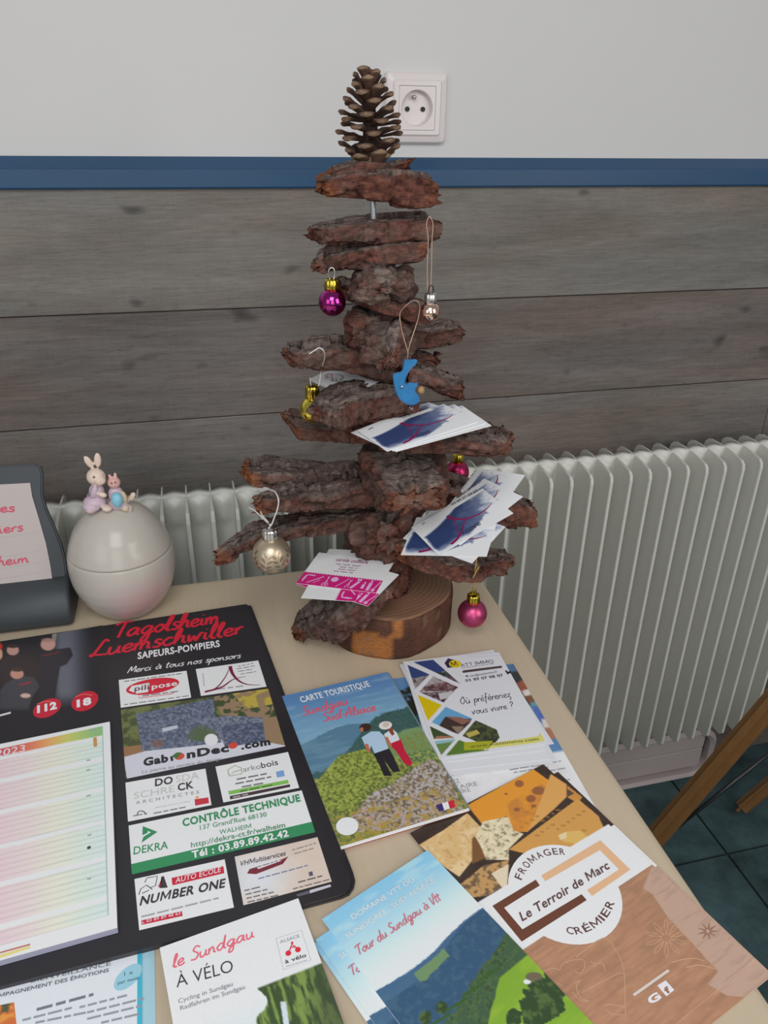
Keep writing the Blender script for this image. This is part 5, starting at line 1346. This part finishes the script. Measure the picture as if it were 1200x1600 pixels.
# second copy underneath
p = board(ZK - .0026, (391, 946.5), 4); p.body(.0024, BK, (44, 42, 46), outline=BO(6))
tag(p.build('calendar', M_gloss), 'second black calendar board underneath, showing as a thin rim along the right', 'calendar', 'fire brigade calendars')
p = board(ZK, (386, 944)); p.body(.0024, BK, (44, 42, 46), outline=BO(0))
RD = (206, 34, 56); WP = (232, 230, 234)
def f_crew(x, y, lx, ly):
    n = vn(lx*200, ly*200)
    img = const(x, BK)*(.95 + .1*n[..., None])
    a = sstep(78, 96, x)*sstep(150, 104, x)*(1 - sstep(1080, 1110, y)); img = blend(img, a*.75, (120, 124, 138))
    img = paint(img, x, y, [(82, 985), (90, 983), (86, 1010), (80, 1010)], (140, 132, 122))
    D = (44, 42, 48)
    img = paint(img, x, y, [(62, 1022), (74, 1014), (92, 1014), (110, 1012), (114, 1024), (104, 1038), (94, 1042), (88, 1075), (86, 1092), (62, 1092), (64, 1050)], D)
    img = blob(img, x, y, 75, 1007, 11.5, 9.5, (192, 148, 138)); img = blob(img, x, y, 74, 1000, 10, 3.5, (150, 118, 106), .6)
    img = paint(img, x, y, [(0, 1034), (12, 1024), (30, 1022), (50, 1028), (62, 1040), (60, 1070), (0, 1070)], (50, 42, 44))
    img = blob(img, x, y, 20, 1016, 9.5, 8, (186, 142, 130)); img = blob(img, x, y, 20, 1009.5, 9.5, 3, (60, 48, 44))
    img = blob(img, x, y, -1, 1022, 5, 9, (200, 150, 120)); img = blob(img, x, y, 0, 1010, 4, 5, (190, 50, 40))
    img = paint(img, x, y, [(0, 1078), (12, 1066), (32, 1056), (52, 1058), (62, 1072), (50, 1090), (44, 1110), (0, 1110)], (66, 66, 72))
    img = blob(img, x, y, 26.5, 1053, 10.5, 8, (194, 142, 124)); img = blob(img, x, y, 27, 1046, 10, 3.5, (66, 52, 46)); img = blob(img, x, y, 40, 1087, 8, 3.6, (206, 172, 160))
    img = paint(img, x, y, [(30, 1069), (48, 1065), (48, 1067.5), (30, 1071.5)], (160, 44, 60)); img = paint(img, x, y, [(66, 1024), (94, 1018), (94, 1019.5), (66, 1025.5)], (130, 40, 50))
    img = blend(img, sstep(1102, 1116, y), BK)
    return img
p.picpx([(-60, 1016), (160, 977), (172, 1092), (-60, 1136)], 150, 90, f_crew)
p.script('Tagolsheim', (176, 998), (344, 973), 11.5, RD, 5.0, 3, .2); p.script('Luemschwiller', (142, 1027), (380, 990), 11.5, RD, 5.0, 3, .2)
p.text('SAPEURS-POMPIERS', (215, 1030), (344, 1010.5), 10.5, (226, 224, 226), 3, .03)
p.script('Merci à tous nos sponsors', (199, 1052), (376, 1028), 4.8, (226, 224, 226), 1.6, 3, .25)
for el, tx, A_, B_ in ((((51.7, 1112), (95.7, 1101), (75, 1092.5), (72.5, 1121.5)), '112', (58, 1114), (89, 1107)), (((111.7, 1100), (153.7, 1091), (134, 1081.5), (132.5, 1112)), '18', (120, 1105), (143, 1100))):
    p.ellipse(el, (196, 36, 58), 2); p.text(tx, A_, B_, 11, (240, 226, 230), 4, .06)
    l_, r_, t_, b_ = el; p.line([(l_[0]+6, t_[1]+8), (t_[0]-4, t_[1]+3.5), (t_[0]+10, t_[1]+5)], (222, 120, 110), 1.6, 3, 6)
p.blur((0, 1119.5), (17, 1115), 4, (214, 210, 214))
# sponsor panels
def panel(px, col=WP): p.poly(px, col, 1)
panel([(185.5, 1062.5), (291.5, 1048), (298.7, 1090), (188.7, 1106)])
p.blur((194, 1065.5), (284, 1053), 1.6, (90, 88, 92)); p.ellipse([(197, 1078.5), (280, 1066), (239, 1061), (239, 1085)], RD, 2)
p.poly([(201, 1079), (206, 1072), (233, 1067), (234, 1071), (231, 1081.5), (214, 1084)], WP, 3)
p.text('pili', (210, 1080), (233, 1077), 8, (110, 70, 84), 4, .02); p.text('pose', (237, 1077), (277, 1071), 8, (244, 236, 240), 4, .02)
p.line([(237, 1080), (217, 1082.5), (217.5, 1091), (270, 1084), (272, 1081.5)], RD, 1.4); p.blur((222, 1088.5), (278, 1081), 2, (110, 106, 110)); p.blur((194, 1102), (295, 1088), 2, (130, 126, 130))
panel([(305.8, 1045.5), (403.5, 1032), (416.5, 1073), (314, 1087.5)])
CR_ = (118, 24, 58)
p.line([(359.5, 1041), (363, 1052), (372, 1063), (386, 1069.5), (407, 1070.5)], CR_, lambda t: 5*(1-t)+.8, 3, 6); p.line([(320, 1081.5), (338, 1075), (352, 1058), (359, 1042)], CR_, lambda t: 2.6*(1-t)+.8, 3, 6); p.line([(321, 1081), (346, 1074), (364, 1062), (384, 1057)], CR_, lambda t: 4*(1-t)+.7, 3, 6)
for a, b in (((372, 1042), (396, 1037)), ((370, 1046), (398, 1041)), ((372, 1050), (396, 1046)), ((376, 1054), (400, 1050))): p.blur(a, b, 1.6, (140, 130, 140))
p.blur((340, 1078), (380, 1073), 3, (170, 160, 168)); p.line([(319, 1072), (317, 1052)], (190, 184, 188), 2)
def f_gab(x, y, lx, ly):
    n = vn(lx*150, ly*150); n2 = vn(lx*520, ly*520, 1, 0, 2)
    img = const(x, (110, 118, 70)); img = blend(img, sstep(.4, .6, n), (76, 82, 52))
    img = paint(img, x, y, [(330, 1085), (420, 1076), (446, 1168), (380, 1178)], (150, 124, 96))
    img = blend(img, inpoly(x, y, [(330, 1080), (420, 1060), (440, 1118), (340, 1132)])*sstep(.45, .55, n), (64, 78, 48)); img = blend(img, inpoly(x, y, [(360, 1080), (420, 1060), (428, 1100), (384, 1108)])*sstep(.42, .55, n), (186, 164, 70))
    img = paint(img, x, y, [(190, 1168), (222, 1168), (260, 1150), (420, 1160), (446, 1165), (448, 1175), (200, 1225)], (206, 206, 216))
    img = paint(img, x, y, [(190, 1168), (225, 1163), (226, 1174), (190, 1184)], (150, 112, 76))
    w1 = inpoly(x, y, [(212, 1116), (333, 1091), (337, 1122), (346, 1160), (300, 1166), (222, 1174)]); w2 = inpoly(x, y, [(316, 1126), (350, 1118), (410, 1121), (415, 1158), (352, 1168), (340, 1142)]); w3 = inpoly(x, y, [(346, 1134), (411, 1128), (415, 1158), (352, 1168)])
    img = blend(img, w1.astype(float), (96, 104, 124)); img = blend(img, w2.astype(float), (112, 118, 136)); img = blend(img, w3.astype(float), (84, 92, 114)); img = blend(img, (w1 | w2)*sstep(.48, .75, n2)*.6, (146, 152, 168)); img = blend(img, (w1 | w2)*sstep(.5, .3, n2)*.6, (58, 66, 84))
    img = paint(img, x, y, [(253, 1138), (277, 1133), (278, 1138), (254, 1144)], (186, 196, 204))
    for k in range(13):
        a = -2.9 + k*.21; d = np.abs((x-316)*math.sin(a) - (y-1158)*math.cos(a)); r = (x-316)*math.cos(a) + (y-1158)*math.sin(a)
        img = blend(img, ((d < 1.6) & (r > 0) & (r < 25)).astype(float), (84, 100, 70))
    img = blob(img, x, y, 330, 1156, 10.5, 9.5, (224, 222, 222)); img = blob(img, x, y, 246, 1162, 9, 6, (140, 92, 72), .6)
    return img
p.picpx([(188.7, 1108.7), (419, 1076), (446, 1166), (196.5, 1217)], 260, 140, f_gab, 1)
p.text('Gab', (224, 1197), (263, 1190), 12, (44, 42, 46), 3, .05); p.text('nDec', (292, 1185), (358, 1174), 12, (44, 42, 46), 3, .05); p.text('.com', (377, 1171), (423, 1163.5), 11, (44, 42, 46), 3, .05)
p.text('ı', (267, 1189), (271, 1188), 10, (44, 42, 46), 3, .05)
p.disc((280.5, 1182), (288, 1182), (206, 76, 56), 3); p.disc((364, 1165), (371, 1165), (206, 70, 56), 3); p.poly([(268, 1182), (276, 1176), (284, 1176), (276, 1186)], (70, 110, 60), 4)
p.text('La pierre au service du design', (222, 1208.5), (346, 1188.5), 5, (146, 142, 150), 3, 0)
panel([(196, 1223), (321, 1201), (330.5, 1258), (200, 1284)])
PAL = (196, 194, 190); DK_ = (64, 60, 66)
p.text('DO', (242, 1228.6), (270, 1224), 11.5, DK_, 3, .03); p.text('SDA', (275, 1223), (311, 1216.5), 11, PAL, 3, 0); p.text('SCHRE', (209, 1249), (273, 1237.5), 11, PAL, 3, 0); p.text('CK', (278, 1236), (303, 1231), 11.5, DK_, 3, .03); p.text('A R C H I T E C T E S', (212, 1257), (311, 1240), 5, (150, 148, 150), 3, .01)
p.poly([(304, 1249), (325.5, 1246), (326.5, 1255), (305, 1259)], (196, 50, 66), 2); p.disc((308, 1246), (310.5, 1246), (222, 160, 70), 2); p.blur((240, 1272), (290, 1262), 2.4, (120, 118, 122)); p.line([(214, 1274), (217, 1268), (224, 1268), (228, 1273)], (110, 108, 112), 2, 3, 5); p.blur((208, 1276), (230, 1272), 2.6, (140, 138, 142)); p.blur((242, 1263), (300, 1252), 1.6, (190, 188, 190))
panel([(336.6, 1198), (450, 1175), (467.5, 1231), (349, 1254)])
p.line([(358, 1212), (356, 1203), (367, 1196), (377, 1200), (378, 1209), (358, 1213), (366, 1206), (377, 1203)], (156, 164, 130), 1.6); p.text('arko', (380, 1206.5), (408, 1201), 8.5, (140, 138, 136), 3, 0); p.text('bois', (409, 1200.5), (435, 1195), 9.5, (76, 60, 78), 3, .01)
for a, b in (((370, 1219), (417, 1210)), ((368, 1226), (424, 1215)), ((378, 1231), (416, 1224))): p.blur(a, b, 3, (110, 106, 112))
p.poly([(431, 1206), (443, 1203.5), (445, 1213), (433, 1215)], (120, 160, 206), 2); p.poly([(356.4, 1236.3), (449.8, 1218.5), (451.3, 1224), (358.2, 1242)], (128, 184, 86), 2); p.blur((375, 1238), (430, 1227), 3, (84, 124, 60), 3); p.poly([(358.8, 1244), (453, 1225.5), (453.5, 1229.6), (359.8, 1249.3)], (66, 44, 52), 2); p.blur((364, 1247), (388, 1242), 2.4, (190, 170, 178), 3)
GRN = (52, 138, 90)
panel([(201, 1290), (471.4, 1235), (492, 1299), (206.2, 1366)]); p.poly([(204.7, 1350.4), (487.5, 1284), (492.5, 1300.5), (206.2, 1366.5)], GRN, 2)
p.text('CONTRÔLE TECHNIQUE', (285.5, 1291.5), (470, 1252), 12, GRN, 3, .035); p.text("137 Grand'Rue 68130", (312.6, 1297), (417, 1276), 7.5, (92, 150, 116), 3, .01); p.text('WALHEIM', (343, 1304), (393, 1294), 7.5, (92, 150, 116), 3, .01); p.text('http://dekra-ct.fr/walheim', (298.7, 1324.5), (446, 1293), 8.5, (76, 140, 104), 3, .01); p.text('Tél : 03.89.89.42.42', (300, 1341), (451.5, 1307), 11, (236, 240, 238), 4, .035)
p.text('DEKRA', (208.5, 1335.5), (262.5, 1326), 12.5, GRN, 3, .01); p.poly([(223, 1291), (246, 1300), (221, 1317), (224, 1308), (236, 1300.5), (231, 1298.5), (230, 1302), (222.5, 1305)], GRN, 3)
panel([(210, 1373.6), (351, 1342.7), (365.6, 1418), (217.6, 1453.7)])
p.poly([(268, 1372), (349, 1353.5), (350.5, 1364.5), (269.5, 1383.5)], (198, 36, 58), 2); p.text('AUTO ECOLE', (274, 1380), (345, 1362.5), 8.5, (240, 216, 222), 3, .01, .15); p.text('NUMBER ONE', (218, 1415), (351, 1386.5), 14, (56, 52, 58), 3, .03, .2)
for st_ in (((217, 1398), (220, 1389), (229, 1383), (238, 1390)), ((226, 1379), (230, 1372), (246, 1369), (243, 1384), (235, 1387)), ((222, 1396), (233, 1391))): p.line(st_, (84, 80, 86), 1.6)
p.poly([(252, 1370), (256, 1369), (262, 1387), (250, 1388)], (60, 56, 62), 3); p.poly([(247, 1385), (254, 1370), (250, 1388)], (198, 60, 78), 3)
p.blur((221, 1434), (342, 1404.5), 3.6, (164, 160, 164)); p.poly([(220.7, 1438.3), (284, 1423.8), (285.5, 1431.2), (221.3, 1445.4)], (198, 36, 58), 2); p.text('03 89 89 48 63', (229, 1441.5), (282, 1429.5), 5, (240, 210, 216), 3, .01); p.text('L', (222.5, 1443.5), (226, 1442.5), 4, (240, 220, 226), 3, .02)
def f_vh(x, y, lx, ly):
    n = vn(lx*60, ly*60); a = sstep(80, 10, np.hypot((x-400), (y-1372)*1.3)); return blend(const(x, (214, 196, 182)), a*.8, (216, 222, 230))*(.97 + .06*n[..., None])
p.picpx([(366.6, 1338.7), (496, 1308), (518.3, 1377.6), (380.4, 1414.6)], 40, 30, f_vh, 1)
p.text('VHMultiservices', (374, 1354), (446, 1337), 8, (72, 66, 74), 3, .01, .3); p.poly([(390, 1358), (440, 1343), (451, 1338), (442, 1350), (400, 1366), (386, 1365)], (120, 40, 54), 2); p.poly([(396, 1352), (424, 1343), (440, 1345), (404, 1358)], (222, 216, 220), 3); p.blur((398, 1357), (434, 1346), 2, (120, 110, 120), 4)
p.blur((404, 1374), (481, 1353), 2.4, (110, 120, 150)); p.blur((457, 1329), (494, 1318), 2, (130, 120, 120)); p.blur((460, 1335), (494, 1325), 2, (130, 120, 120)); p.poly([(482, 1363), (488, 1361.5), (489.5, 1368), (483.5, 1369.5)], (90, 84, 110), 2); p.blur((466, 1380), (506, 1369), 3, (96, 92, 100)); p.blur((458, 1390), (515, 1375), 2.4, (110, 106, 112))
for k in range(4): p.blur((382 + k*1.6, 1393 + k*6), (408 + k*10, 1386.5 + k*4.2), 2.8, (120, 110, 108))
p.poly([(484, 1391), (516, 1382), (517.5, 1385.5), (484.5, 1396)], (196, 192, 200), 2); p.poly([(462, 1398), (484, 1391), (484.5, 1396), (466, 1401)], (96, 92, 104), 2)
o = p.build('board', M_gloss, kal)
# page block
ZP = ZK + .0056
hP = dist_z((171.5, 1127.5), (187.5, 1448.5), ZP)
p = Print.edge(ZP, (0, 1162.5), (171.5, 1127.5), hP, 1.22, w=.235); p.body(.0052, (236, 238, 244), (150, 150, 168))
cq = [(-40, 1179), (160, 1134.5), (169, 1431), (-40, 1489)]
yT, yB = p.loc(160, 1134.5)[1], p.loc(169, 1431)[1]
def f_days(x, y, lx, ly):
    t = (yT - ly)/(yT - yB)
    def grad(cs_):
        xs = np.array([c[0] for c in cs_]); return np.stack([np.interp(x, xs, np.array([c[1][k] for c in cs_], float)) for k in range(3)], -1)
    img = grad(((-20, (226, 196, 206)), (40, (228, 208, 206)), (85, (226, 222, 206)), (130, (212, 226, 212)), (165, (208, 224, 220))))
    hd = grad(((-10, (190, 84, 104)), (40, (214, 110, 88)), (75, (220, 160, 100)), (105, (196, 196, 106)), (150, (140, 184, 120))))
    img = np.where((t < .062)[..., None], hd, img)
    img = blend(img, ((t > .062) & (t < .085)).astype(float), (230, 234, 238))
    r = (t - .085)/.0262
    img = blend(img, ((np.abs(r - np.round(r)) < .09) & (t > .085)).astype(float)*.35, (150, 150, 150))
    for k in range(5): img = blend(img, (np.abs(t - (.215 + k*.178)) < .011).astype(float), (236, 238, 244))
    return img
p.picpx(cq, 110, 170, f_days, 1)
p.text('2023', (-8, 1184), (39, 1174), 11, (238, 206, 212), 3, .01)
p.line([(160, 1135), (169, 1430)], (160, 190, 176), 1.4, 2)
p.poly([(145.5, 1153), (151, 1151.5), (152, 1166), (146.5, 1167.5)], (196, 140, 84), 2)
p.disc((139, 1324.5), (142, 1324.5), (60, 64, 66), 2)
for a, b in (((135, 1189.5), (141, 1188.5)), ((135, 1205), (141, 1203.5)), ((135, 1245.5), (142, 1243.5)), ((137, 1307), (143, 1305)), ((136, 1375), (143, 1373.5)), ((140, 1143), (151, 1141))): p.blur(a, b, 3, (150, 160, 160))
p.poly([(0, 1487.5), (47, 1474.5), (47, 1477), (0, 1490)], (190, 110, 96), 2); p.poly([(0, 1492), (47, 1478), (47, 1482), (0, 1497)], (222, 206, 130), 2)
p.build('page_block', M_print, kal)

# --- bicycle leaflet
ZE = TZ + .0072
p = Print.edge(ZE, (249.5, 1481), (466, 1403.5), .10, PG); p.h = .20; p.o = p.o - p.ay*.10; p.body(.0010, (230, 232, 238), (205, 205, 208))
yv = p.loc(499.5, 1506)[1]
def f_bike(x, y, lx, ly):
    n = vn(lx*60, ly*260, 1, 0, 1); n2 = vn(lx*500, ly*110, 1, 0, 2)
    img = const(x, (230, 232, 238)); t = (p.h - ly)*1000
    img = blend(img, sstep(45, 95, t), (206, 220, 236))
    e = 402 + 12*np.sin((y-1545)*.09) + (y-1540)*.18
    m_ = (ly < yv) & (x > e + 8*(n2-.5)) & (y > 1505 + (498-x)*.36)
    img = blend(img, m_.astype(float), (88, 112, 62)); img = blend(img, m_*sstep(.42, .62, n2), (128, 148, 76)); img = blend(img, m_*sstep(.5, .36, n2)*.8, (56, 72, 44)); img = blend(img, m_*sstep(470, 520, x)*.6, (66, 76, 56))
    img = blend(img, m_*(np.abs(x - 443 - (y-1570)*.15) < 4.5)*(y > 1565), (206, 218, 224))
    return img
p.cover(160, 260, f_bike)
p.script('le Sundgau', (270, 1513), (398, 1464), 10, (226, 104, 122), 2.6, 3, .25)
p.text('À VÉLO', (276, 1543.5), (365, 1518), 21, (62, 62, 72), 3, -.005); p.text('Cycling in Sundgau', (279, 1568), (364, 1541), 7.5, (128, 132, 140), 3, 0); p.text('Radfahren im Sundgau', (282, 1579), (383, 1546), 7.5, (128, 132, 140), 3, 0)
p.line([(431.3, 1466.5), (471, 1453.7), (486, 1500.4), (443, 1515.6), (431.3, 1466.5)], (186, 186, 196), 1.0)
p.text('ALSACE', (438, 1474.5), (468.5, 1464.5), 5.4, (130, 132, 142), 3, 0); RB = (216, 44, 66)
p.disc((450.5, 1489.5), (455, 1489.5), RB, 3); p.disc((465.5, 1484), (470, 1484), RB, 3)
p.line([(450, 1489), (455, 1480), (462, 1480), (466, 1484)], RB, 2.0); p.line([(453, 1484), (456, 1476), (461, 1479)], RB, 2.2); p.disc((456.5, 1473.5), (458.6, 1473.5), RB, 3)
p.text('à vélo', (446, 1506), (479, 1495), 6.4, (70, 72, 82), 3, .02); p.blur((447, 1511), (482, 1500), 1.6, (160, 160, 168))
tag(p.build('leaflet', M_print), 'white bicycle leaflet with red script and willow photo overlapping the black calendar', 'leaflet')

# ================================================================== ceramic egg with rabbits
EX, EY = -.0990, .8035
EK = 1.05
egg = thing('egg_jar', (EX, EY, TZ), 'white glazed egg-shaped jar with a rabbit group on its lid', 'jar')
def egg_part(name, prof, parent):
    bm = bmesh.new(); lathe(bm, [(r_*EK, z_*EK) for r_, z_ in prof], (EX, EY, TZ), 72)
    bmesh.ops.recalc_face_normals(bm, faces=bm.faces); me = bpy.data.meshes.new(name); bm.to_mesh(me); bm.free()
    a = me.color_attributes.new('ink', 'FLOAT_COLOR', 'POINT'); cl = []
    for v in me.vertices:
        d = math.hypot((math.atan2(v.co.y-EY, v.co.x-EX) + 1.05)/.75, (v.co.z-TZ-.030)/.032)
        cl.append((*mixc(K(188, 181, 171), K(186, 158, 157), .85*max(0, 1-d*d*.55)), 1))
    a.data.foreach_set('color', np.array(cl, np.float32).ravel()); return link(name, me, M_ceram, parent, True)
SEAM = .0765
def er(z):
    P_ = [(0, .026), (.004, .031), (.012, .0385), (.022, .0455), (.034, .0510), (.046, .0540), (.058, .0550), (.068, .0547), (.0765, .0535), (.088, .0500), (.100, .0445), (.112, .0360), (.121, .0270), (.128, .0165), (.1315, .008), (.133, 0)]
    for (a, ra), (b, rb) in zip(P_, P_[1:]):
        if a <= z <= b:
            i = P_.index((a, ra)); return ra + (rb-ra)*(z-a)/(b-a)
    return 0
def smooth_prof(z0, z1, n):
    zs = [z0 + (z1-z0)*i/n for i in range(n+1)]
    return [(sum(er(min(.133, max(0, z + d))) for d in (-.002, 0, .002))/3, z) for z in zs]
egg_part('bowl', [(0, .0012), (.022, .0012), (.0255, .0002)] + smooth_prof(.001, SEAM-.0012, 30) + [(er(SEAM)-.0006, SEAM-.0004), (er(SEAM)-.002, SEAM-.0003), (er(SEAM)-.004, SEAM-.0003)], egg)
lid = egg_part('lid', [(er(SEAM)-.004, SEAM+.0003), (er(SEAM)-.002, SEAM+.0003), (er(SEAM)-.0006, SEAM+.0006)] + smooth_prof(SEAM+.0012, .131, 26) + [(.004, .1326), (0, .1329)], egg)
def figure(name, parts, parent, label=None, voxel=.0009):
    """one continuous modelled surface fused from ellipsoids (centre, radii, tilt about y, tilt about x, colour)"""
    bm = bmesh.new()
    for c, r, ty, tx, col in parts:
        bmesh.ops.create_uvsphere(bm, u_segments=20, v_segments=14, radius=1, matrix=Matrix.Translation(c) @ Matrix.Rotation(ty, 4, 'Y') @ Matrix.Rotation(tx, 4, 'X') @ Matrix.Diagonal((*r, 1)))
    me = bpy.data.meshes.new(name); bm.to_mesh(me); bm.free()
    ob = bpy.data.objects.new(name, me); COL.objects.link(ob)
    md = ob.modifiers.new('r', 'REMESH'); md.mode = 'VOXEL'; md.voxel_size = voxel
    ms = ob.modifiers.new('s', 'SMOOTH'); ms.iterations = 3; ms.factor = .5
    m2 = bpy.data.meshes.new_from_object(ob.evaluated_get(bpy.context.evaluated_depsgraph_get()))
    bpy.data.objects.remove(ob); bpy.data.meshes.remove(me)
    inv = [(Matrix.Translation(c) @ Matrix.Rotation(ty, 4, 'Y') @ Matrix.Rotation(tx, 4, 'X') @ Matrix.Diagonal((*r, 1))).inverted() for c, r, ty, tx, col in parts]
    a = m2.color_attributes.new('ink', 'FLOAT_COLOR', 'POINT'); cl = []
    for v in m2.vertices:
        b_ = min(range(len(parts)), key=lambda i: (inv[i] @ v.co).length * (1 if parts[i][1][0] > .0009 else .8)); cl.append((*parts[b_][4], 1))
    a.data.foreach_set('color', np.array(cl, np.float32).ravel()); m2.name = name
    o = link(name, m2, M_figure, parent, True)
    if label: o['label'] = label
    return o
FUR, LIL, PNK, DKE, TANF = K(222, 200, 184), K(196, 174, 186), K(214, 168, 158), K(80, 56, 54), K(206, 186, 160)
def A_(u, v, d=0.0): return aty(u, v, EY - .012 + d)
figure('rabbit', [(A_(150, 745), (.0098, .0088, .0092), .25, 0, FUR), (A_(156, 751, -.006), (.006, .0055, .0050), 0, 0, FUR), (A_(138.5, 722, .002), (.0036, .0022, .0082), -.38, .1, FUR), (A_(152.5, 719, .002), (.0038, .0022, .0086), .10, .1, FUR),
    (A_(151, 768), (.0080, .0075, .0095), .1, 0, LIL), (A_(148, 784), (.0120, .0100, .0075), 0, 0, LIL), (A_(143, 792, -.004), (.0090, .0070, .0050), .2, 0, LIL), (A_(147, 769, -.006), (.0036, .0036, .0078), .35, 0, LIL),
    (A_(160, 773, -.008), (.0050, .0030, .0030), .4, 0, FUR), (A_(167, 794, -.008), (.0056, .0058, .0036), .2, 0, FUR), (A_(141, 797, -.006), (.0056, .0058, .0032), .2, 0, K(196, 166, 164)),
    (A_(146.8, 745.5, -.0092), (.0010, .0007, .0012), 0, 0, DKE), (A_(161, 742, -.0072), (.0010, .0008, .0012), 0, 0, DKE), (A_(157, 752, -.0108), (.0014, .0008, .0010), 0, 0, PNK)], lid, 'sitting rabbit in a lilac dress')
figure('rabbit', [(A_(178, 754, -.002), (.0068, .0062, .0064), 0, 0, PNK), (A_(180, 744, -.001), (.0020, .0014, .0044), .1, 0, PNK), (A_(172, 745, -.001), (.0018, .0014, .0036), -.3, 0, PNK), (A_(181, 772), (.0080, .0072, .0092), 0, 0, LIL), (A_(185, 787), (.0110, .0090, .0068), 0, 0, LIL),
    (A_(193, 777, -.004), (.0038, .0040, .0075), -.15, 0, TANF), (A_(196, 794, -.005), (.0042, .0042, .0042), 0, 0, TANF), (A_(205, 778, .002), (.0040, .0036, .0034), 0, 0, TANF), (A_(208, 773, .002), (.0030, .0030, .0028), 0, 0, FUR), (A_(202, 795, -.002), (.0036, .0040, .0050), 0, 0, K(206, 196, 186)),
    (A_(180, 753.5, -.0084), (.0011, .0008, .0010), 0, 0, K(150, 60, 60)), (A_(174.5, 755, -.0078), (.0008, .0007, .0010), 0, 0, DKE)], lid, 'small rabbit hugging the blue egg')
bm = bmesh.new(); bmesh.ops.create_uvsphere(bm, u_segments=28, v_segments=20, radius=1, matrix=Matrix.Translation(A_(183, 781, -.010)) @ Matrix.Diagonal((.0062, .0056, .0086, 1)))
mesh_bm('painted_egg', bm, mat('sky_blue_glaze', K(132, 190, 208), .3, var=((150, 150, 150), .12, 3)), lid, True)

# ================================================================== slate stand with a handwritten note, left edge
st = thing('paper_stand', (-.21, .81, TZ), 'dark slate plastic stand with a rounded foot, holding a note at the left edge', 'stand')
B0, T0 = Vector((0, .806, .785)), Vector((0, .846, .905))
nrm = (T0-B0).cross(Vector((1, 0, 0))).normalized()
if nrm.y > 0: nrm = -nrm
outl = [(-70, 925), (-70, 733), (20, 727), (54, 726), (63, 729), (66, 740), (66, 774), (72, 795), (84, 822), (95, 850), (102, 876), (104, 898), (101, 912), (94, 921), (60, 926)]
bm = bmesh.new()
fr = [bm.verts.new(atplane(u, v, B0, nrm)) for u, v in outl]; bk = [bm.verts.new(v.co - nrm*.010) for v in fr]
bm.faces.new(fr); bm.faces.new(bk[::-1])
for k in range(len(fr)): bm.faces.new((fr[k], bk[k], bk[(k+1) % len(fr)], fr[(k+1) % len(fr)]))
bmesh.ops.recalc_face_normals(bm, faces=bm.faces)
bmesh.ops.bevel(bm, geom=[e for f in bm.faces if len(f.verts) > 4 for e in f.edges], offset=.0018, segments=2, affect='EDGES')
mesh_bm('back_panel', bm, M_stand, st)
bm = bmesh.new()
sec = [(.842, TZ+.0005), (.782, TZ+.0005), (.776, TZ+.004), (.774, TZ+.014), (.777, TZ+.026), (.785, TZ+.037), (.796, TZ+.045), (.808, TZ+.049), (.822, TZ+.048), (.836, TZ+.040), (.843, TZ+.022)]
L = [[bm.verts.new((x, (y-.81)*k + .81, (z-TZ-.02)*k + TZ + .02 if k < 1 else z)) for y, z in sec] for x, k in ((-.32, 1), (-.1625, 1), (-.1595, .97), (-.158, .88))]
for A, B in zip(L, L[1:]):
    for k in range(len(sec)): bm.faces.new((A[k], A[(k+1) % len(sec)], B[(k+1) % len(sec)], B[k]))
bm.faces.new(L[0][::-1]); bm.faces.new(L[-1])
mesh_bm('foot', bm, M_stand, st, True)
p = Print(B0 + nrm*.0012, (1, 0, 0), nrm, .3, .3, .74)
ol = [(-66, 946), (-66, 766), (0, 757), (47, 754.5), (50, 775), (60, 808), (72, 850), (79, 885), (82.5, 911), (40, 920.5), (0, 930)]
p.poly(ol, (212, 200, 196), 0)
l_ = [p.loc(*a) for a in ol]; n0 = len(p.vs); p.vs += [p.W(x, y, 0) for x, y in l_] + [p.W(x, y, -.0006) for x, y in l_]; p.cs += [p.ink((200, 190, 186))]*(2*len(l_))
p.fs += [(n0+k, n0+(k+1) % len(l_), n0+len(l_)+(k+1) % len(l_), n0+len(l_)+k) for k in range(len(l_))]
RN = (226, 96, 118)
p.script('les', (-8, 801), (24, 799), 7.5, RN, 2.8, 2, .1); p.script('piers', (-14, 835), (37, 829), 7.5, RN, 2.8, 2, .1); p.script('sheim', (-14, 886), (47, 878), 7.5, RN, 2.8, 2, .1)
for v in (838, 868, 886, 902): p.line([(-60, v+9), (20, v), (66, v-8)], (196, 180, 178), .7, 1)
tag(p.build('note_sheet', M_matte), 'pale sheet with red handwriting clipped on the dark stand', 'note')
